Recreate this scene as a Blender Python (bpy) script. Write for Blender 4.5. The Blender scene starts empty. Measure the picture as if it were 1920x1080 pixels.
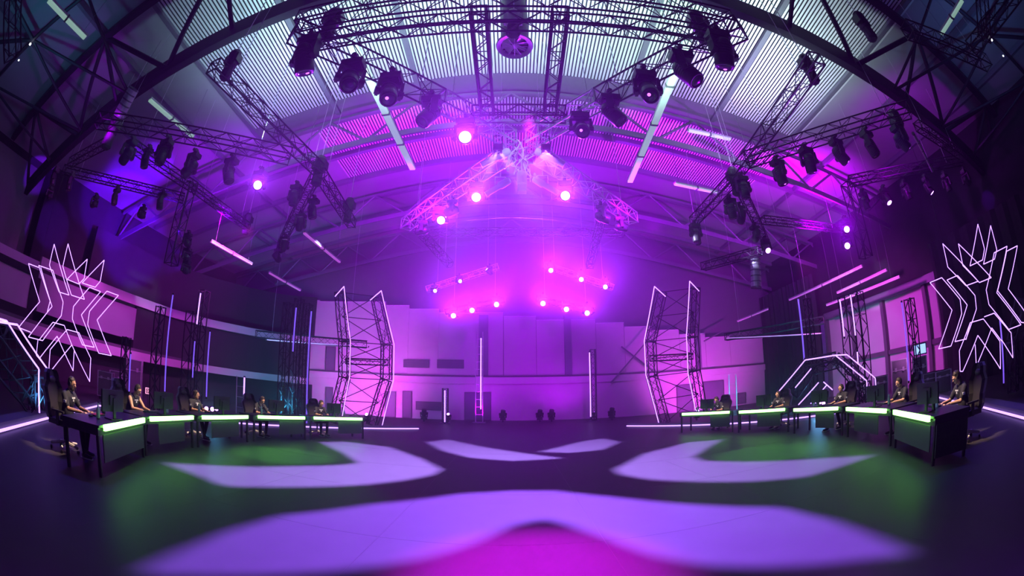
import bpy, math, random
from math import sin, cos, pi, radians, hypot, atan2, sqrt
from mathutils import Vector, Matrix, Euler
random.seed(7)
S = bpy.context.scene
COL = S.collection

# ------------------------------------------------------------------ camera (15 mm fisheye on a 36 mm sensor)
CAMZ, PITCH, ROLL, FPX = 1.7, radians(14.4), radians(0.25), 800.0
fwd = Vector((0, cos(PITCH), sin(PITCH))); rgt0 = Vector((1, 0, 0)); up0 = Vector((0, -sin(PITCH), cos(PITCH)))
rgt = rgt0*cos(ROLL) - up0*sin(ROLL); upv = rgt0*sin(ROLL) + up0*cos(ROLL)
cd = bpy.data.cameras.new('camera'); cam = bpy.data.objects.new('camera', cd); COL.objects.link(cam)
cam.matrix_world = Matrix(((rgt.x, upv.x, -fwd.x, 0), (rgt.y, upv.y, -fwd.y, 0), (rgt.z, upv.z, -fwd.z, CAMZ), (0, 0, 0, 1)))
cd.type = 'PANO'; cd.sensor_width = 36; cd.sensor_fit = 'HORIZONTAL'; cd.clip_end = 300; cd.clip_start = .05
for holder in (cd, getattr(cd, 'cycles', None)):
    try:
        holder.panorama_type = 'FISHEYE_EQUISOLID'; holder.fisheye_lens = 15.0; holder.fisheye_fov = pi
    except Exception: pass
S.camera = cam
# ------------------------------------------------------------------ view, world haze
S.view_settings.view_transform = 'Standard'; S.view_settings.look = 'None'
S.view_settings.exposure = 0.0; S.view_settings.gamma = 1.0
try: S.view_settings.use_curve_mapping = False
except Exception: pass
cy = S.cycles
cy.use_denoising = True
try: cy.denoiser = 'OPENIMAGEDENOISE'
except Exception: pass
cy.max_bounces = 5; cy.diffuse_bounces = 2; cy.glossy_bounces = 3; cy.transmission_bounces = 3; cy.volume_bounces = 0
cy.sample_clamp_indirect = 3; cy.use_adaptive_sampling = False; cy.caustics_reflective = False; cy.caustics_refractive = False
try: cy.use_light_tree = True
except Exception: pass
HAZE_NEAR, HAZE_FAR = 0.0017, 0.015      # thin over the stage, thick towards the back wall
w = bpy.data.worlds.new('hall_air'); S.world = w; w.use_nodes = True
nt = w.node_tree; nt.nodes.clear()
wo = nt.nodes.new('ShaderNodeOutputWorld'); bg = nt.nodes.new('ShaderNodeBackground')
bg.inputs[0].default_value = (0.1, 0.03, 0.3, 1); bg.inputs[1].default_value = 0.004
vs = nt.nodes.new('ShaderNodeVolumeScatter'); vs.inputs['Color'].default_value = (.95, .95, 1, 1)
vs.inputs['Density'].default_value = HAZE_NEAR; vs.inputs['Anisotropy'].default_value = 0.7
geo = nt.nodes.new('ShaderNodeNewGeometry'); sep = nt.nodes.new('ShaderNodeSeparateXYZ'); mr_ = nt.nodes.new('ShaderNodeMapRange')
mr_.interpolation_type = 'SMOOTHSTEP'; mr_.inputs['From Min'].default_value = 7; mr_.inputs['From Max'].default_value = 19
mr_.inputs['To Min'].default_value = HAZE_NEAR; mr_.inputs['To Max'].default_value = HAZE_FAR
nt.links.new(geo.outputs['Position'], sep.inputs[0]); nt.links.new(sep.outputs['Y'], mr_.inputs['Value']); nt.links.new(mr_.outputs[0], vs.inputs['Density'])
w.cycles.volume_sampling = 'EQUIANGULAR'; cy.volume_step_rate = 1.0; cy.volume_max_steps = 40
try: w.cycles.volume_step_size = 2.5
except Exception: pass
nt.links.new(bg.outputs[0], wo.inputs[0]); nt.links.new(vs.outputs[0], wo.inputs[1])

def aim_quat(d):
    return Vector(d).normalized().to_track_quat('-Z', 'Y')
def spot(loc, target, color, power, angle, blend=.6, r=.1, parent=None, volume=True):
    l = bpy.data.lights.new('beam', 'SPOT'); l.color = color; l.energy = power
    l.spot_size = radians(angle); l.spot_blend = blend; l.shadow_soft_size = r
    o = bpy.data.objects.new('beam', l); COL.objects.link(o); o.location = loc
    o.rotation_mode = 'QUATERNION'; o.rotation_quaternion = aim_quat(Vector(target)-Vector(loc))
    return o
MAG = (.55, .03, 1.0); PUR = (.20, .0, 1.0); PINK = (.95, .12, 1.0); BLUE = (.09, .05, 1.0); TEAL = (.08, .45, .7); GRN = (.15, 1.0, .2); LAV = (.5, .42, 1.0)
# wash spots added at rig height and near the floor, without fixtures
WASH = [
 # loc, target, colour, power, angle : at rig height and on the floor before the back wall
 ((-3, 12, 8.2), (-5, 28, 3.5), (.44, .0, 1), 4000, 75), ((4, 12, 8.2), (6, 28, 3.5), (.44, .0, 1), 4000, 75), ((.4, 13, 8.2), (.4, 28, 6), (.40, .0, 1), 1500, 60),
 ((-2, 25, .5), (-2, 28, 4), (.5, .0, 1), 400, 110), ((3, 25, .5), (3, 28, 4), (.5, .0, 1), 400, 110),
 ((-9, 23, .5), (-10, 28, 3), (.85, .05, 1), 2600, 110), ((12, 23, .5), (13, 28, 3), (.85, .05, 1), 2400, 110),
 ((12, 14, 6.5), (20, 16, 2.6), (.9, .05, .95), 2600, 90),
 ((-10, 13, 7.5), (-20, 16, 3), (.8, .05, .85), 4500, 90), ((-11, 6, 6.5), (-20.5, 8, 3.6), (.7, .03, .75), 350, 110),
 # added spots aimed up at the roof from rig height, no fixture there
 ((-2.5, 9.3, 8.9), (-2.5, 9.0, 13), (.42, .8, .62), 2000, 128), ((3.2, 9.3, 8.9), (3.2, 9.0, 13), (.42, .85, .55), 2000, 128), ((.4, 10.5, 8.9), (.4, 11, 13), (.35, .22, .8), 1200, 130),
 ((-7.5, 9.3, 8.9), (-8, 9, 12), (.3, .55, .6), 1500, 128), ((9, 9.3, 8.9), (9.5, 9, 12), (.42, .6, .6), 1900, 128),
 ((-7, 10.5, 8.9), (-8, 12, 12), (.35, .22, .8), 1200, 130), ((8, 10.5, 8.9), (9, 12, 12), (.42, .25, .8), 1400, 130),
 ((-12.5, 6, 8.4), (-17, 5, 10), (.35, .0, .8), 300, 140), ((13.5, 8, 8.3), (17, 9, 10), (.5, .0, .9), 500, 140),
 ((-5, 16, 8.3), (-6, 19, 12), (.44, .0, 1), 4200, 150), ((6, 16, 8.3), (7, 19, 12), (.44, .0, 1), 4200, 150),
 ((-12, 13, 8.0), (-14, 15, 10), (.3, .0, .9), 2200, 140), ((14, 14, 8.0), (15, 16, 10), (.5, .0, .9), 5000, 140),
 ((-14, 1, 8.2), (-16, 2, 11), (.03, .3, .5), 200, 140), ((14, 1, 8.2), (16, 2, 11), (.07, .2, .6), 200, 140),
]
WASH_OBJ = [spot(a, b, c, p, an, .8, .15) for a, b, c, p, an in WASH]

# ------------------------------------------------------------------ sight helpers: a pixel of the 1920x1080 picture -> a point on a plane of the hall
def ray(px, py):
    X = px-960.; Y = py-540.
    x = X*cos(ROLL)-Y*sin(ROLL); y = -(X*sin(ROLL)+Y*cos(ROLL)); r = hypot(x, y)+1e-9
    th = 2*math.asin(r/(2*FPX)); d = (sin(th)*x/r, sin(th)*y/r, cos(th))
    return Vector((d[0], d[2]*cos(PITCH)-d[1]*sin(PITCH), d[2]*sin(PITCH)+d[1]*cos(PITCH)))
EYE = Vector((0, 0, CAMZ))
def onZ(px, py, z): d = ray(px, py); return EYE + d*((z-CAMZ)/d.z)
def onY(px, py, y): d = ray(px, py); return EYE + d*(y/d.y)
def onX(px, py, x): d = ray(px, py); return EYE + d*(x/d.x)
def onD(px, py, D): d = ray(px, py); return EYE + d*(D/hypot(d.x, d.y))
def onP(px, py, p0, n): d = ray(px, py); return EYE + d*((Vector(p0)-EYE).dot(n)/d.dot(n))

# ------------------------------------------------------------------ materials
MATS = {}
def mat(name, col, rough=.6, metal=0, emit=None, strength=0, spec=.5, noise=0, scale=5, bump=0):
    m = bpy.data.materials.new(name); m.use_nodes = True; n = m.node_tree; b = n.nodes['Principled BSDF']
    b.inputs['Base Color'].default_value = (*col, 1); b.inputs['Roughness'].default_value = rough
    b.inputs['Metallic'].default_value = metal
    try: b.inputs['Specular IOR Level'].default_value = spec
    except Exception: pass
    if emit:
        b.inputs['Emission Color'].default_value = (*emit, 1); b.inputs['Emission Strength'].default_value = strength
    if noise or bump:
        tc = n.nodes.new('ShaderNodeTexCoord'); t = n.nodes.new('ShaderNodeTexNoise'); t.inputs['Scale'].default_value = scale
        t.inputs['Detail'].default_value = 5
        n.links.new(tc.outputs['Object'], t.inputs['Vector'])
        if noise:
            mr = n.nodes.new('ShaderNodeMapRange'); mr.inputs['To Min'].default_value = 1-noise; mr.inputs['To Max'].default_value = 1+noise
            n.links.new(t.outputs['Fac'], mr.inputs['Value'])
            mx = n.nodes.new('ShaderNodeVectorMath'); mx.operation = 'SCALE'; mx.inputs[0].default_value = col
            n.links.new(mr.outputs[0], mx.inputs['Scale']); n.links.new(mx.outputs[0], b.inputs['Base Color'])
        if bump:
            bp = n.nodes.new('ShaderNodeBump'); bp.inputs['Strength'].default_value = bump
            n.links.new(t.outputs['Fac'], bp.inputs['Height']); n.links.new(bp.outputs[0], b.inputs['Normal'])
    MATS[name] = m; return m
M_floor = mat('black_vinyl', (.048, .045, .053), .47, noise=.12, scale=3, spec=.16)
M_slat = mat('roof_slat', (.85, .85, .86), .5, .2, noise=.08, scale=1.2)
M_groove = mat('roof_groove', (.05, .05, .06), .9)
M_roofpanel = mat('roof_panel', (.34, .33, .36), .7, noise=.1, scale=1)
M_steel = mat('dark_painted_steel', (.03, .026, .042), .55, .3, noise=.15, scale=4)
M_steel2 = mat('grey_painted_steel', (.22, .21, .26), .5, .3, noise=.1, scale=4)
M_truss = mat('shaded_truss_aluminium', (.035, .032, .042), .45, .5, noise=.1, scale=6)  # aluminium darkened in the colour, for trusses that catch less light
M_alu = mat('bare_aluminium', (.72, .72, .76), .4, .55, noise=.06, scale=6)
M_plaster = mat('wall_panel_paint', (.62, .56, .6), .8, noise=.1, scale=.8, bump=.05)
M_plaster2 = mat('lower_wall_paint', (.68, .62, .66), .8, noise=.12, scale=.9)
M_dark = mat('dark_drape', (.03, .03, .035), .95, noise=.3, scale=2)
M_trim = mat('dark_trim', (.12, .11, .13), .6, noise=.1)
M_black = mat('black_plastic', (.025, .025, .028), .4, noise=.1, scale=8)
M_blackcloth = mat('black_cloth', (.06, .06, .064), .95, noise=.25, scale=20)
M_lens = mat('lens_glass', (.09, .07, .12), .12, .5)
M_lens_on = mat('lens_lit', (.8, .7, 1), .2, 0, (.55, .2, 1), 12)
M_lens_dim = mat('lens_glow', (.5, .3, .8), .1, 0, (.6, .12, 1), 3)
M_tube = mat('violet_led', (.8, .7, 1), .4, 0, (.5, .27, 1), 2.5)
M_tubep = mat('violet_led_soft', (.7, .6, 1), .4, 0, (.22, .10, 1), .95)
M_green = mat('green_led', (.8, 1, .7), .4, 0, (.26, 1, .14), 9.0)
M_bat = mat('batten_diffuser', (.8, .86, .84), .3, 0, (.45, .8, .6), .42)
M_desk = mat('desk_laminate', (.05, .048, .055), .35, noise=.15, scale=10)
M_chair = mat('chair_leather', (.03, .03, .034), .45, noise=.15, scale=12)
M_chairside = mat('chair_shell', (.35, .34, .4), .45)
M_white = mat('white_plastic', (.75, .73, .78), .4, noise=.04, scale=5)
M_skin = mat('skin', (.62, .36, .25), .5, noise=.06, scale=30)
M_skin2 = mat('skin_tan', (.42, .24, .16), .5, noise=.06, scale=30)
M_jersey = mat('jersey_cloth', (.018, .02, .034), .8, noise=.2, scale=14)
M_trouser = mat('trouser_cloth', (.02, .02, .026), .9, noise=.2, scale=14)
M_hair = mat('hair', (.02, .014, .01), .6, noise=.3, scale=60, bump=.4)
M_sole = mat('shoe_sole', (.7, .7, .7), .6)
M_print = mat('jersey_print', (.75, .8, .85), .6)
M_blueprint = mat('jersey_trim', (.12, .3, .55), .6)
M_bottle = mat('bottle_clear', (.5, .55, .6), .15, spec=.8)
M_modesty = mat('modesty_board', (.09, .1, .095), .7, noise=.1, scale=8)
M_red = mat('red_plastic', (.6, .04, .06), .4)
M_case = mat('case_laminate', (.16, .15, .18), .4, noise=.1)
M_panelgrey = mat('door_paint', (.16, .14, .2), .6, noise=.1)
M_vent = mat('vent_paint', (.2, .17, .22), .6)
M_rope = mat('yellow_strap', (.7, .5, .12), .8)
M_screen = mat('screen_lit', (.2, .2, .3), .2, 0, (.3, .5, 1), 1.5)
M_pinkbox = mat('lit_sign_face', (.7, .3, .5), .4, 0, (1, .35, .6), 1.6)

# ------------------------------------------------------------------ mesh building
class MB:
    def __init__(s): s.v = []; s.f = []; s.mi = []; s.m = 0
    def add(s, vs, fs):
        o = len(s.v); s.v += [tuple(x) for x in vs]; s.f += [tuple(i+o for i in f) for f in fs]; s.mi += [s.m]*len(fs); return s
    def box(s, x0, y0, z0, x1, y1, z1, M=None):
        vs = [Vector((x, y, z)) for x in (x0, x1) for y in (y0, y1) for z in (z0, z1)]
        if M: vs = [M @ v for v in vs]
        return s.add(vs, [(0, 1, 3, 2), (4, 6, 7, 5), (0, 4, 5, 1), (2, 3, 7, 6), (0, 2, 6, 4), (1, 5, 7, 3)])
    def tube(s, p, q, r, n=6, r2=None, cap=True):
        p = Vector(p); q = Vector(q); d = q-p
        if d.length < 1e-6: return s
        d.normalize(); a = d.orthogonal().normalized(); b = d.cross(a); r2 = r if r2 is None else r2
        vs = [p+(a*cos(2*pi*i/n)+b*sin(2*pi*i/n))*r for i in range(n)]+[q+(a*cos(2*pi*i/n)+b*sin(2*pi*i/n))*r2 for i in range(n)]
        fs = [(i, (i+1) % n, n+(i+1) % n, n+i) for i in range(n)]
        if cap: fs += [tuple(range(n-1, -1, -1)), tuple(range(n, 2*n))]
        return s.add(vs, fs)
    def poly(s, pts, r, n=6, closed=False):
        pts = [Vector(p) for p in pts]
        for i in range(len(pts)-(0 if closed else 1)):
            s.tube(pts[i], pts[(i+1) % len(pts)], r, n)
        return s
    def lathe(s, prof, n=16, M=None, cap=True):      # prof: (r, z) pairs
        vs = []; fs = []
        for r, z in prof:
            for i in range(n):
                v = Vector((r*cos(2*pi*i/n), r*sin(2*pi*i/n), z)); vs.append(M @ v if M else v)
        for k in range(len(prof)-1):
            for i in range(n): fs.append((k*n+i, k*n+(i+1) % n, (k+1)*n+(i+1) % n, (k+1)*n+i))
        if cap: fs += [tuple(range(n-1, -1, -1)), tuple(range((len(prof)-1)*n, len(prof)*n))]
        return s.add(vs, fs)
    def ball(s, c, rx, ry=None, rz=None, n=12, m=8, M=None):
        ry = ry or rx; rz = rz or rx; vs = []; fs = []; c = Vector(c)
        for k in range(1, m):
            t = pi*k/m
            for i in range(n):
                v = Vector((rx*sin(t)*cos(2*pi*i/n), ry*sin(t)*sin(2*pi*i/n), rz*cos(t)))
                if M: v = M @ v
                vs.append(c+v)
        t0 = Vector((0, 0, rz)); b0 = Vector((0, 0, -rz))
        if M: t0 = M @ t0; b0 = M @ b0
        vs += [c+t0, c+b0]; T = len(vs)-2; B = T+1
        for k in range(m-2):
            for i in range(n): fs.append((k*n+i, (k+1)*n+i, (k+1)*n+(i+1) % n, k*n+(i+1) % n))
        for i in range(n): fs.append((T, i, (i+1) % n)); fs.append((B, (m-2)*n+(i+1) % n, (m-2)*n+i))
        return s.add(vs, fs)
    def prism(s, pts, d):                  # extrude polygon pts by vector d
        pts = [Vector(p) for p in pts]; d = Vector(d); n = len(pts)
        return s.add(pts+[p+d for p in pts], [tuple(range(n)), tuple(range(2*n-1, n-1, -1))]+[(i, n+i, n+(i+1) % n, (i+1) % n) for i in range(n)])
    def mesh(s, name, mats, smooth=False):
        me = bpy.data.meshes.new(name); me.from_pydata(s.v, [], s.f)
        for m in (mats if isinstance(mats, (list, tuple)) else [mats]): me.materials.append(m)
        if len(set(s.mi)) > 1:
            for p, k in zip(me.polygons, s.mi): p.material_index = k
        if smooth:
            for p in me.polygons: p.use_smooth = True
        me.update(); return me
    def build(s, name, mats, parent=None, smooth=False):
        o = bpy.data.objects.new(name, s.mesh(name, mats, smooth)); COL.objects.link(o)
        if parent: o.parent = parent
        return o
def place(me, name, parent=None, loc=None, rot=None, quat=None):
    o = bpy.data.objects.new(name, me); COL.objects.link(o)
    if parent: o.parent = parent
    if loc is not None: o.location = loc
    if rot is not None: o.rotation_euler = rot
    if quat is not None: o.rotation_mode = 'QUATERNION'; o.rotation_quaternion = quat
    return o
def thing(name, label, cat, loc=(0, 0, 0), rz=0, group=None):
    o = bpy.data.objects.new(name, None); COL.objects.link(o); o.location = loc; o.rotation_euler = (0, 0, rz); o.empty_display_size = .2
    o['label'] = label; o['category'] = cat
    if group: o['group'] = group
    return o
def tag(o, label, cat, group=None):
    o['label'] = label; o['category'] = cat
    if group: o['group'] = group
    return o
def struct(mb, name, mats, smooth=False):
    o = mb.build(name, mats, None, smooth); o['kind'] = 'structure'; return o
def center(o):      # move a world-built mesh's origin to its base
    me = o.data; xs = [v.co for v in me.vertices]
    c = Vector((sum(v.x for v in xs)/len(xs), sum(v.y for v in xs)/len(xs), min(v.z for v in xs)))
    me.transform(Matrix.Translation(-c)); o.location = o.location + c; return o

# ------------------------------------------------------------------ hall shell
def zc(x): return CAMZ+10.5-.24*(sqrt(x*x+36)-6)          # underside of the roof arches
ROOF = 2.0
b = MB().box(-26, -8, -.3, 26, 28.3, 0); fl = struct(b, 'floor', M_floor)
# slatted roof lining: raised slats with open dark grooves
XW = 23.0
def roof_strip(x0, x1, y0, y1, pitch, m_s, m_g, name, duty=.6, depth=.05):
    b = MB(); x = x0
    while x < x1:
        xa, xb, xc = x, min(x+pitch*duty, x1), min(x+pitch, x1)
        za, zb, zd = zc(xa)+ROOF, zc(xb)+ROOF, zc(xc)+ROOF
        b.m = 0
        b.add([(xa, y0, za), (xb, y0, zb), (xb, y1, zb), (xa, y1, za)], [(0, 1, 2, 3)])
        b.m = 1
        b.add([(xb, y0, zb), (xb, y0, zb+depth), (xb, y1, zb+depth), (xb, y1, zb)], [(0, 1, 2, 3)])
        b.add([(xb, y0, zb+depth), (xc, y0, zd+depth), (xc, y1, zd+depth), (xb, y1, zb+depth)], [(0, 1, 2, 3)])
        b.add([(xc, y0, zd+depth), (xc, y0, zd), (xc, y1, zd), (xc, y1, zd+depth)], [(0, 1, 2, 3)])
        x += pitch
    return struct(b, name, [m_s, m_g])
roof_strip(-11.8, 13.2, -1, 14, .14, M_slat, M_groove, 'ceiling')
roof_strip(-9, 13.2, 14, 20, .14, M_slat, M_groove, 'ceiling')
for x0, x1, y0, y1 in ((-23, -11.8, -8, 14), (13.2, 23, -8, 14), (-23, -9, 14, 28.3), (13.2, 23, 14, 28.3), (-9, 13.2, 20, 28.3), (-11.8, 13.2, -8, -1)):
    b = MB(); n = 14
    for i in range(n):
        xa = x0+(x1-x0)*i/n; xb = x0+(x1-x0)*(i+1)/n
        b.add([(xa, y0, zc(xa)+ROOF+.02), (xb, y0, zc(xb)+ROOF+.02), (xb, y1, zc(xb)+ROOF+.02), (xa, y1, zc(xa)+ROOF+.02)], [(0, 1, 2, 3)])
    struct(b, 'ceiling', M_roofpanel)
# outer roof skin so no light leaks
b = MB(); n = 24
for i in range(n):
    xa = -26+52*i/n; xb = -26+52*(i+1)/n
    b.add([(xa, -8.3, zc(xa)+ROOF+.2), (xb, -8.3, zc(xb)+ROOF+.2), (xb, 28.6, zc(xb)+ROOF+.2), (xa, 28.6, zc(xa)+ROOF+.2)], [(0, 1, 2, 3)])
struct(b, 'roof', M_groove)
# seams / cross bands on the roof lining
for y in (13.1,):
    b = MB(); n = 20
    for i in range(n):
        xa = -11.8+25*i/n; xb = -11.8+25*(i+1)/n
        b.add([(xa, y, zc(xa)+ROOF-.03), (xb, y, zc(xb)+ROOF-.03), (xb, y+1.6, zc(xb)+ROOF-.03), (xa, y+1.6, zc(xa)+ROOF-.03)], [(0, 1, 2, 3)])
    struct(b, 'ceiling_band', M_case)
def purlin(x, y0, y1, wd, dp, m=M_steel2, nm='ceiling_beam'):
    b = MB().box(x-wd/2, y0, zc(x)+ROOF-dp, x+wd/2, y1, zc(x)+ROOF); return struct(b, nm, m)
for x in (-11.6, -7.6, -3.9, 5.0, 9.0, 12.9): purlin(x, -6, 14, .22, .12)
for x in (-17, -14, 15.5, 18.5): purlin(x, -6, 28, .2, .2)
for y in (17, 19.5, 22, 24.5, 27):
    b = MB(); n = 24
    for i in range(n):
        xa = -22+44*i/n; xb = -22+44*(i+1)/n
        b.add([(xa, y, zc(xa)+ROOF-.25), (xb, y, zc(xb)+ROOF-.25), (xb, y+.22, zc(xb)+ROOF-.25), (xa, y+.22, zc(xa)+ROOF-.25),
               (xa, y, zc(xa)+ROOF), (xb, y, zc(xb)+ROOF), (xb, y+.22, zc(xb)+ROOF), (xa, y+.22, zc(xa)+ROOF)], [(0, 1, 2, 3), (0, 4, 5, 1), (3, 2, 6, 7)])
    struct(b, 'ceiling_beam', M_steel2)
# back wall: lower concrete, ledge, stepped panels, upper dark wall
b = MB().box(-20.5, 28, 0, 19, 28.3, 2.45); struct(b, 'wall_back', M_plaster2)
b = MB().box(-26, 28.3, 0, 26, 28.6, 14); struct(b, 'wall_back_upper', M_case)
b = MB().box(-20.5, 27.82, 2.42, 19, 28.0, 2.86); struct(b, 'trim_1', M_plaster2)
b = MB().box(-20.5, 27.9, 2.86, 19, 28.0, 2.98); struct(b, 'trim_2', M_trim)
steps = [(-20.5, -14, 8.0), (-14, -8.75, 7.92), (-8.7, -7.03, 7.67), (-7.02, -4.93, 7.42), (-4.92, -.6, 7.17), (-.56, 1.58, 6.91), (1.6, 3.6, 6.66), (3.62, 5.6, 6.66), (5.62, 7.6, 6.4), (7.62, 9.6, 6.1), (9.62, 11.7, 5.8), (11.72, 13.8, 5.45), (13.82, 15.9, 5.15), (15.92, 19, 4.85)]
for x0, x1, z in steps:
    b = MB().box(x0, 28.0, 2.98, x1, 28.3, z); struct(b, 'wall_back_panel', M_plaster)
    b = MB().box(x0, 27.93, z-.03, x1, 28.05, z+.03); o = struct(b, 'trim_3', M_white)
for x0, x1 in ((-2.2, -1.6), (3.45, 3.9), (12.9, 13.3)):
    b = MB().box(x0, 27.75, 2.98, x1, 28.0, 7); struct(b, 'trim_4', M_panelgrey)
# details on the back wall
def wallbox(p0, p1, name, label, cat, m, frame=M_trim, group=None, slats=0, th=.06):
    a = onY(*p0, 28); c = onY(*p1, 28); x0, x1 = sorted((a.x, c.x)); z0, z1 = sorted((a.z, c.z)); z0 = max(z0, .01)
    t = thing(name, label, cat, ((x0+x1)/2, 28, z0), 0, group); W = (x1-x0)/2; Hh = z1-z0
    MB().box(-W+.05, -th, .05, W-.05, -.01, Hh-.05).build('panel', m, t)
    f = MB()
    for q in ((-W, -th-.03, 0, -W+.06, -.005, Hh), (W-.06, -th-.03, 0, W, -.005, Hh), (-W+.06, -th-.03, Hh-.06, W-.06, -.005, Hh), (-W+.06, -th-.03, 0, W-.06, -.005, .05)): f.box(*q)
    f.build('frame', frame, t)
    if slats:
        s = MB()
        for i in range(slats):
            z = .1+(Hh-.2)*i/(slats-1); s.box(-W+.06, -th-.03, z-.015, W-.06, -th, z+.015)
        s.build('louvre', frame, t)
    return t
wallbox((757, 674), (805, 690), 'wall_vent', 'dark rectangular wall vent, left one of the pair above the pink ledge', 'vent', M_vent, slats=6)
wallbox((820, 674), (870, 691), 'wall_vent', 'dark rectangular wall vent, right one of the pair above the pink ledge', 'vent', M_vent, slats=6)
wallbox((780, 752), (828, 770), 'wall_vent', 'low dark wall vent beside the short upright light tube', 'vent', M_vent, slats=6)
wallbox((1382, 737), (1398, 756), 'wall_vent', 'small grey wall hatch right of the short ladder tower on the back wall', 'vent', M_vent, slats=3)
for n_, p0, p1, lb in ((1, (722, 733), (742, 791), 'narrow purple door on the back wall, nearest the left bent tower'), (2, (755, 733), (772, 791), 'narrow purple door between bent tower and low vent'),
                   (3, (871, 735), (921, 791), 'wide dark double door in the middle of the back wall'), (4, (1268, 722), (1300, 792), 'pale grey door seen through the right bent tower'),
                   (5, (1318, 716), (1358, 792), 'pale grey wide door right of the right bent tower'), (6, (612, 650), (628, 705), 'tall narrow purple shutter high on the back wall'),
                   (7, (611, 725), (624, 780), 'narrow purple door low on the back wall, left of the left bent tower')):
    t = wallbox(p0, p1, 'door_%d' % n_, lb, 'door', M_panelgrey); t['kind'] = 'structure'
    del t['category']; del t['label']
    ch = [c for c in bpy.data.objects if c.parent == t]
# right wall
b = MB().box(20, -8, 0, 20.3, 21, 2.1); struct(b, 'wall_right', M_plaster2)
b = MB().box(20.05, -8, 2.1, 20.3, 21, 5.0); struct(b, 'wall_right_upper', M_plaster)
b = MB().box(19.85, -8, 1.95, 20.05, 21, 2.2); struct(b, 'trim_5', M_trim)
b = MB().box(19.7, -8, 4.9, 20.1, 21, 5.3); struct(b, 'trim_6', M_steel2)
b = MB().box(20.2, -8, 5.0, 20.5, 28, 12); struct(b, 'wall_right_top', M_dark)
for y in (21, 18.4, 15.6, 12.2, 11.2):
    b = MB().box(19.75, y-.12, 0, 20.05, y+.12, 5.0); struct(b, 'trim_7', M_trim)
b = MB(); n = 40
for i in range(n):
    y0 = 21+7*i/n; y1 = 21+7*(i+1)/n; a0 = .12*sin(i*2.3); a1 = .12*sin((i+1)*2.3)
    b.add([(19.2+a0, y0, 0), (19.2+a1, y1, 0), (19.2+a1, y1, 8), (19.2+a0, y0, 8)], [(0, 1, 2, 3)])
o = b.build('curtain', M_dark); tag(o, 'tall dark drape closing the back right corner of the hall', 'curtain'); center(o)
# dark masking drape on the near right
b = MB(); n = 60
for i in range(n):
    y0 = -6+17*i/n; y1 = -6+17*(i+1)/n; a0 = .1*sin(i*2.1); a1 = .1*sin((i+1)*2.1)
    b.add([(19.3+a0, y0, 0), (19.3+a1, y1, 0), (19.3+a1, y1, 6.5), (19.3+a0, y0, 6.5)], [(0, 1, 2, 3)])
o = b.build('curtain', M_dark); tag(o, 'long dark drape on the right wall behind the hanging star outline', 'curtain'); center(o)
# left side: wall, balcony fronts
b = MB().box(-24.3, -8, 0, -24, 28, 12); struct(b, 'wall_left', M_case)
b = MB().box(-24, -8, 2.3, -20, 28, 2.45); struct(b, 'balcony_floor', M_trim)
b = MB().box(-24, 8, 2.5, -22.5, 28, 12); struct(b, 'balcony_back', M_dark)
def sweep(pts, z0, z1, th, nm, m):
    b = MB()
    for a, c in zip(pts[:-1], pts[1:]):
        a = Vector(a); c = Vector(c); d = (c-a).normalized(); n = Vector((-d.y, d.x))*th
        b.prism([(*a, z0), (*c, z0), (*(c+n), z0), (*(a+n), z0)], (0, 0, z1-z0))
    return struct(b, nm, m)
LEFTLINE = [(-20, 18.5), (-19.2, 21.5), (-17.6, 24.4), (-15.6, 26.6), (-14.2, 27.6)]
sweep([(-20, -8)]+LEFTLINE, 1.85, 2.3, .25, 'balcony_edge', M_plaster)
sweep([(-20.2, 8)]+LEFTLINE, 4.75, 5.25, .25, 'balcony_edge', M_plaster)
sweep([(-20.3, 8), (-20.3, 15.5)], 2.9, 4.6, .25, 'balcony_parapet', M_roofpanel)
sweep([(-20.3, 15.5)]+[(x-.3, y+.1) for x, y in LEFTLINE], 2.3, 4.75, .25, 'balcony_parapet', M_dark)
sweep([(-21.2, 8.5), (-21.2, 18)]+[(x-1.2, y+.4) for x, y in LEFTLINE[:-1]]+[(-14.2, 27.9)], 0, 1.85, .25, 'wall_left_lower', M_dark)
sweep([(-21.5, 12), (-21.5, 18)]+[(x-1.0, y+.4) for x, y in LEFTLINE[:-1]]+[(-14.2, 27.9)], 5.25, 8.2, .25, 'wall_left_upper', M_dark)
b = MB().box(-20.6, -8, 2.45, -20.35, 8, 5.0); struct(b, 'wall_left_bay', M_plaster)
b = MB().box(-20.35, -8, 2.3, -20.2, 8, 2.85); b.box(-20.35, -8, 4.3, -20.2, 8, 4.6)
for y in (4.7, 7.9, 1.5): b.box(-20.35, y-.3, 2.85, -20.2, y+.3, 4.3)
struct(b, 'trim_8', M_dark)
b = MB().box(-21.4, -8, 0, -21.1, 8.5, 2.3); struct(b, 'wall_left_base', M_dark)
b = MB().box(-26, -8.4, 0, 26, -8.1, 14); struct(b, 'wall_front', M_dark)
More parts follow.
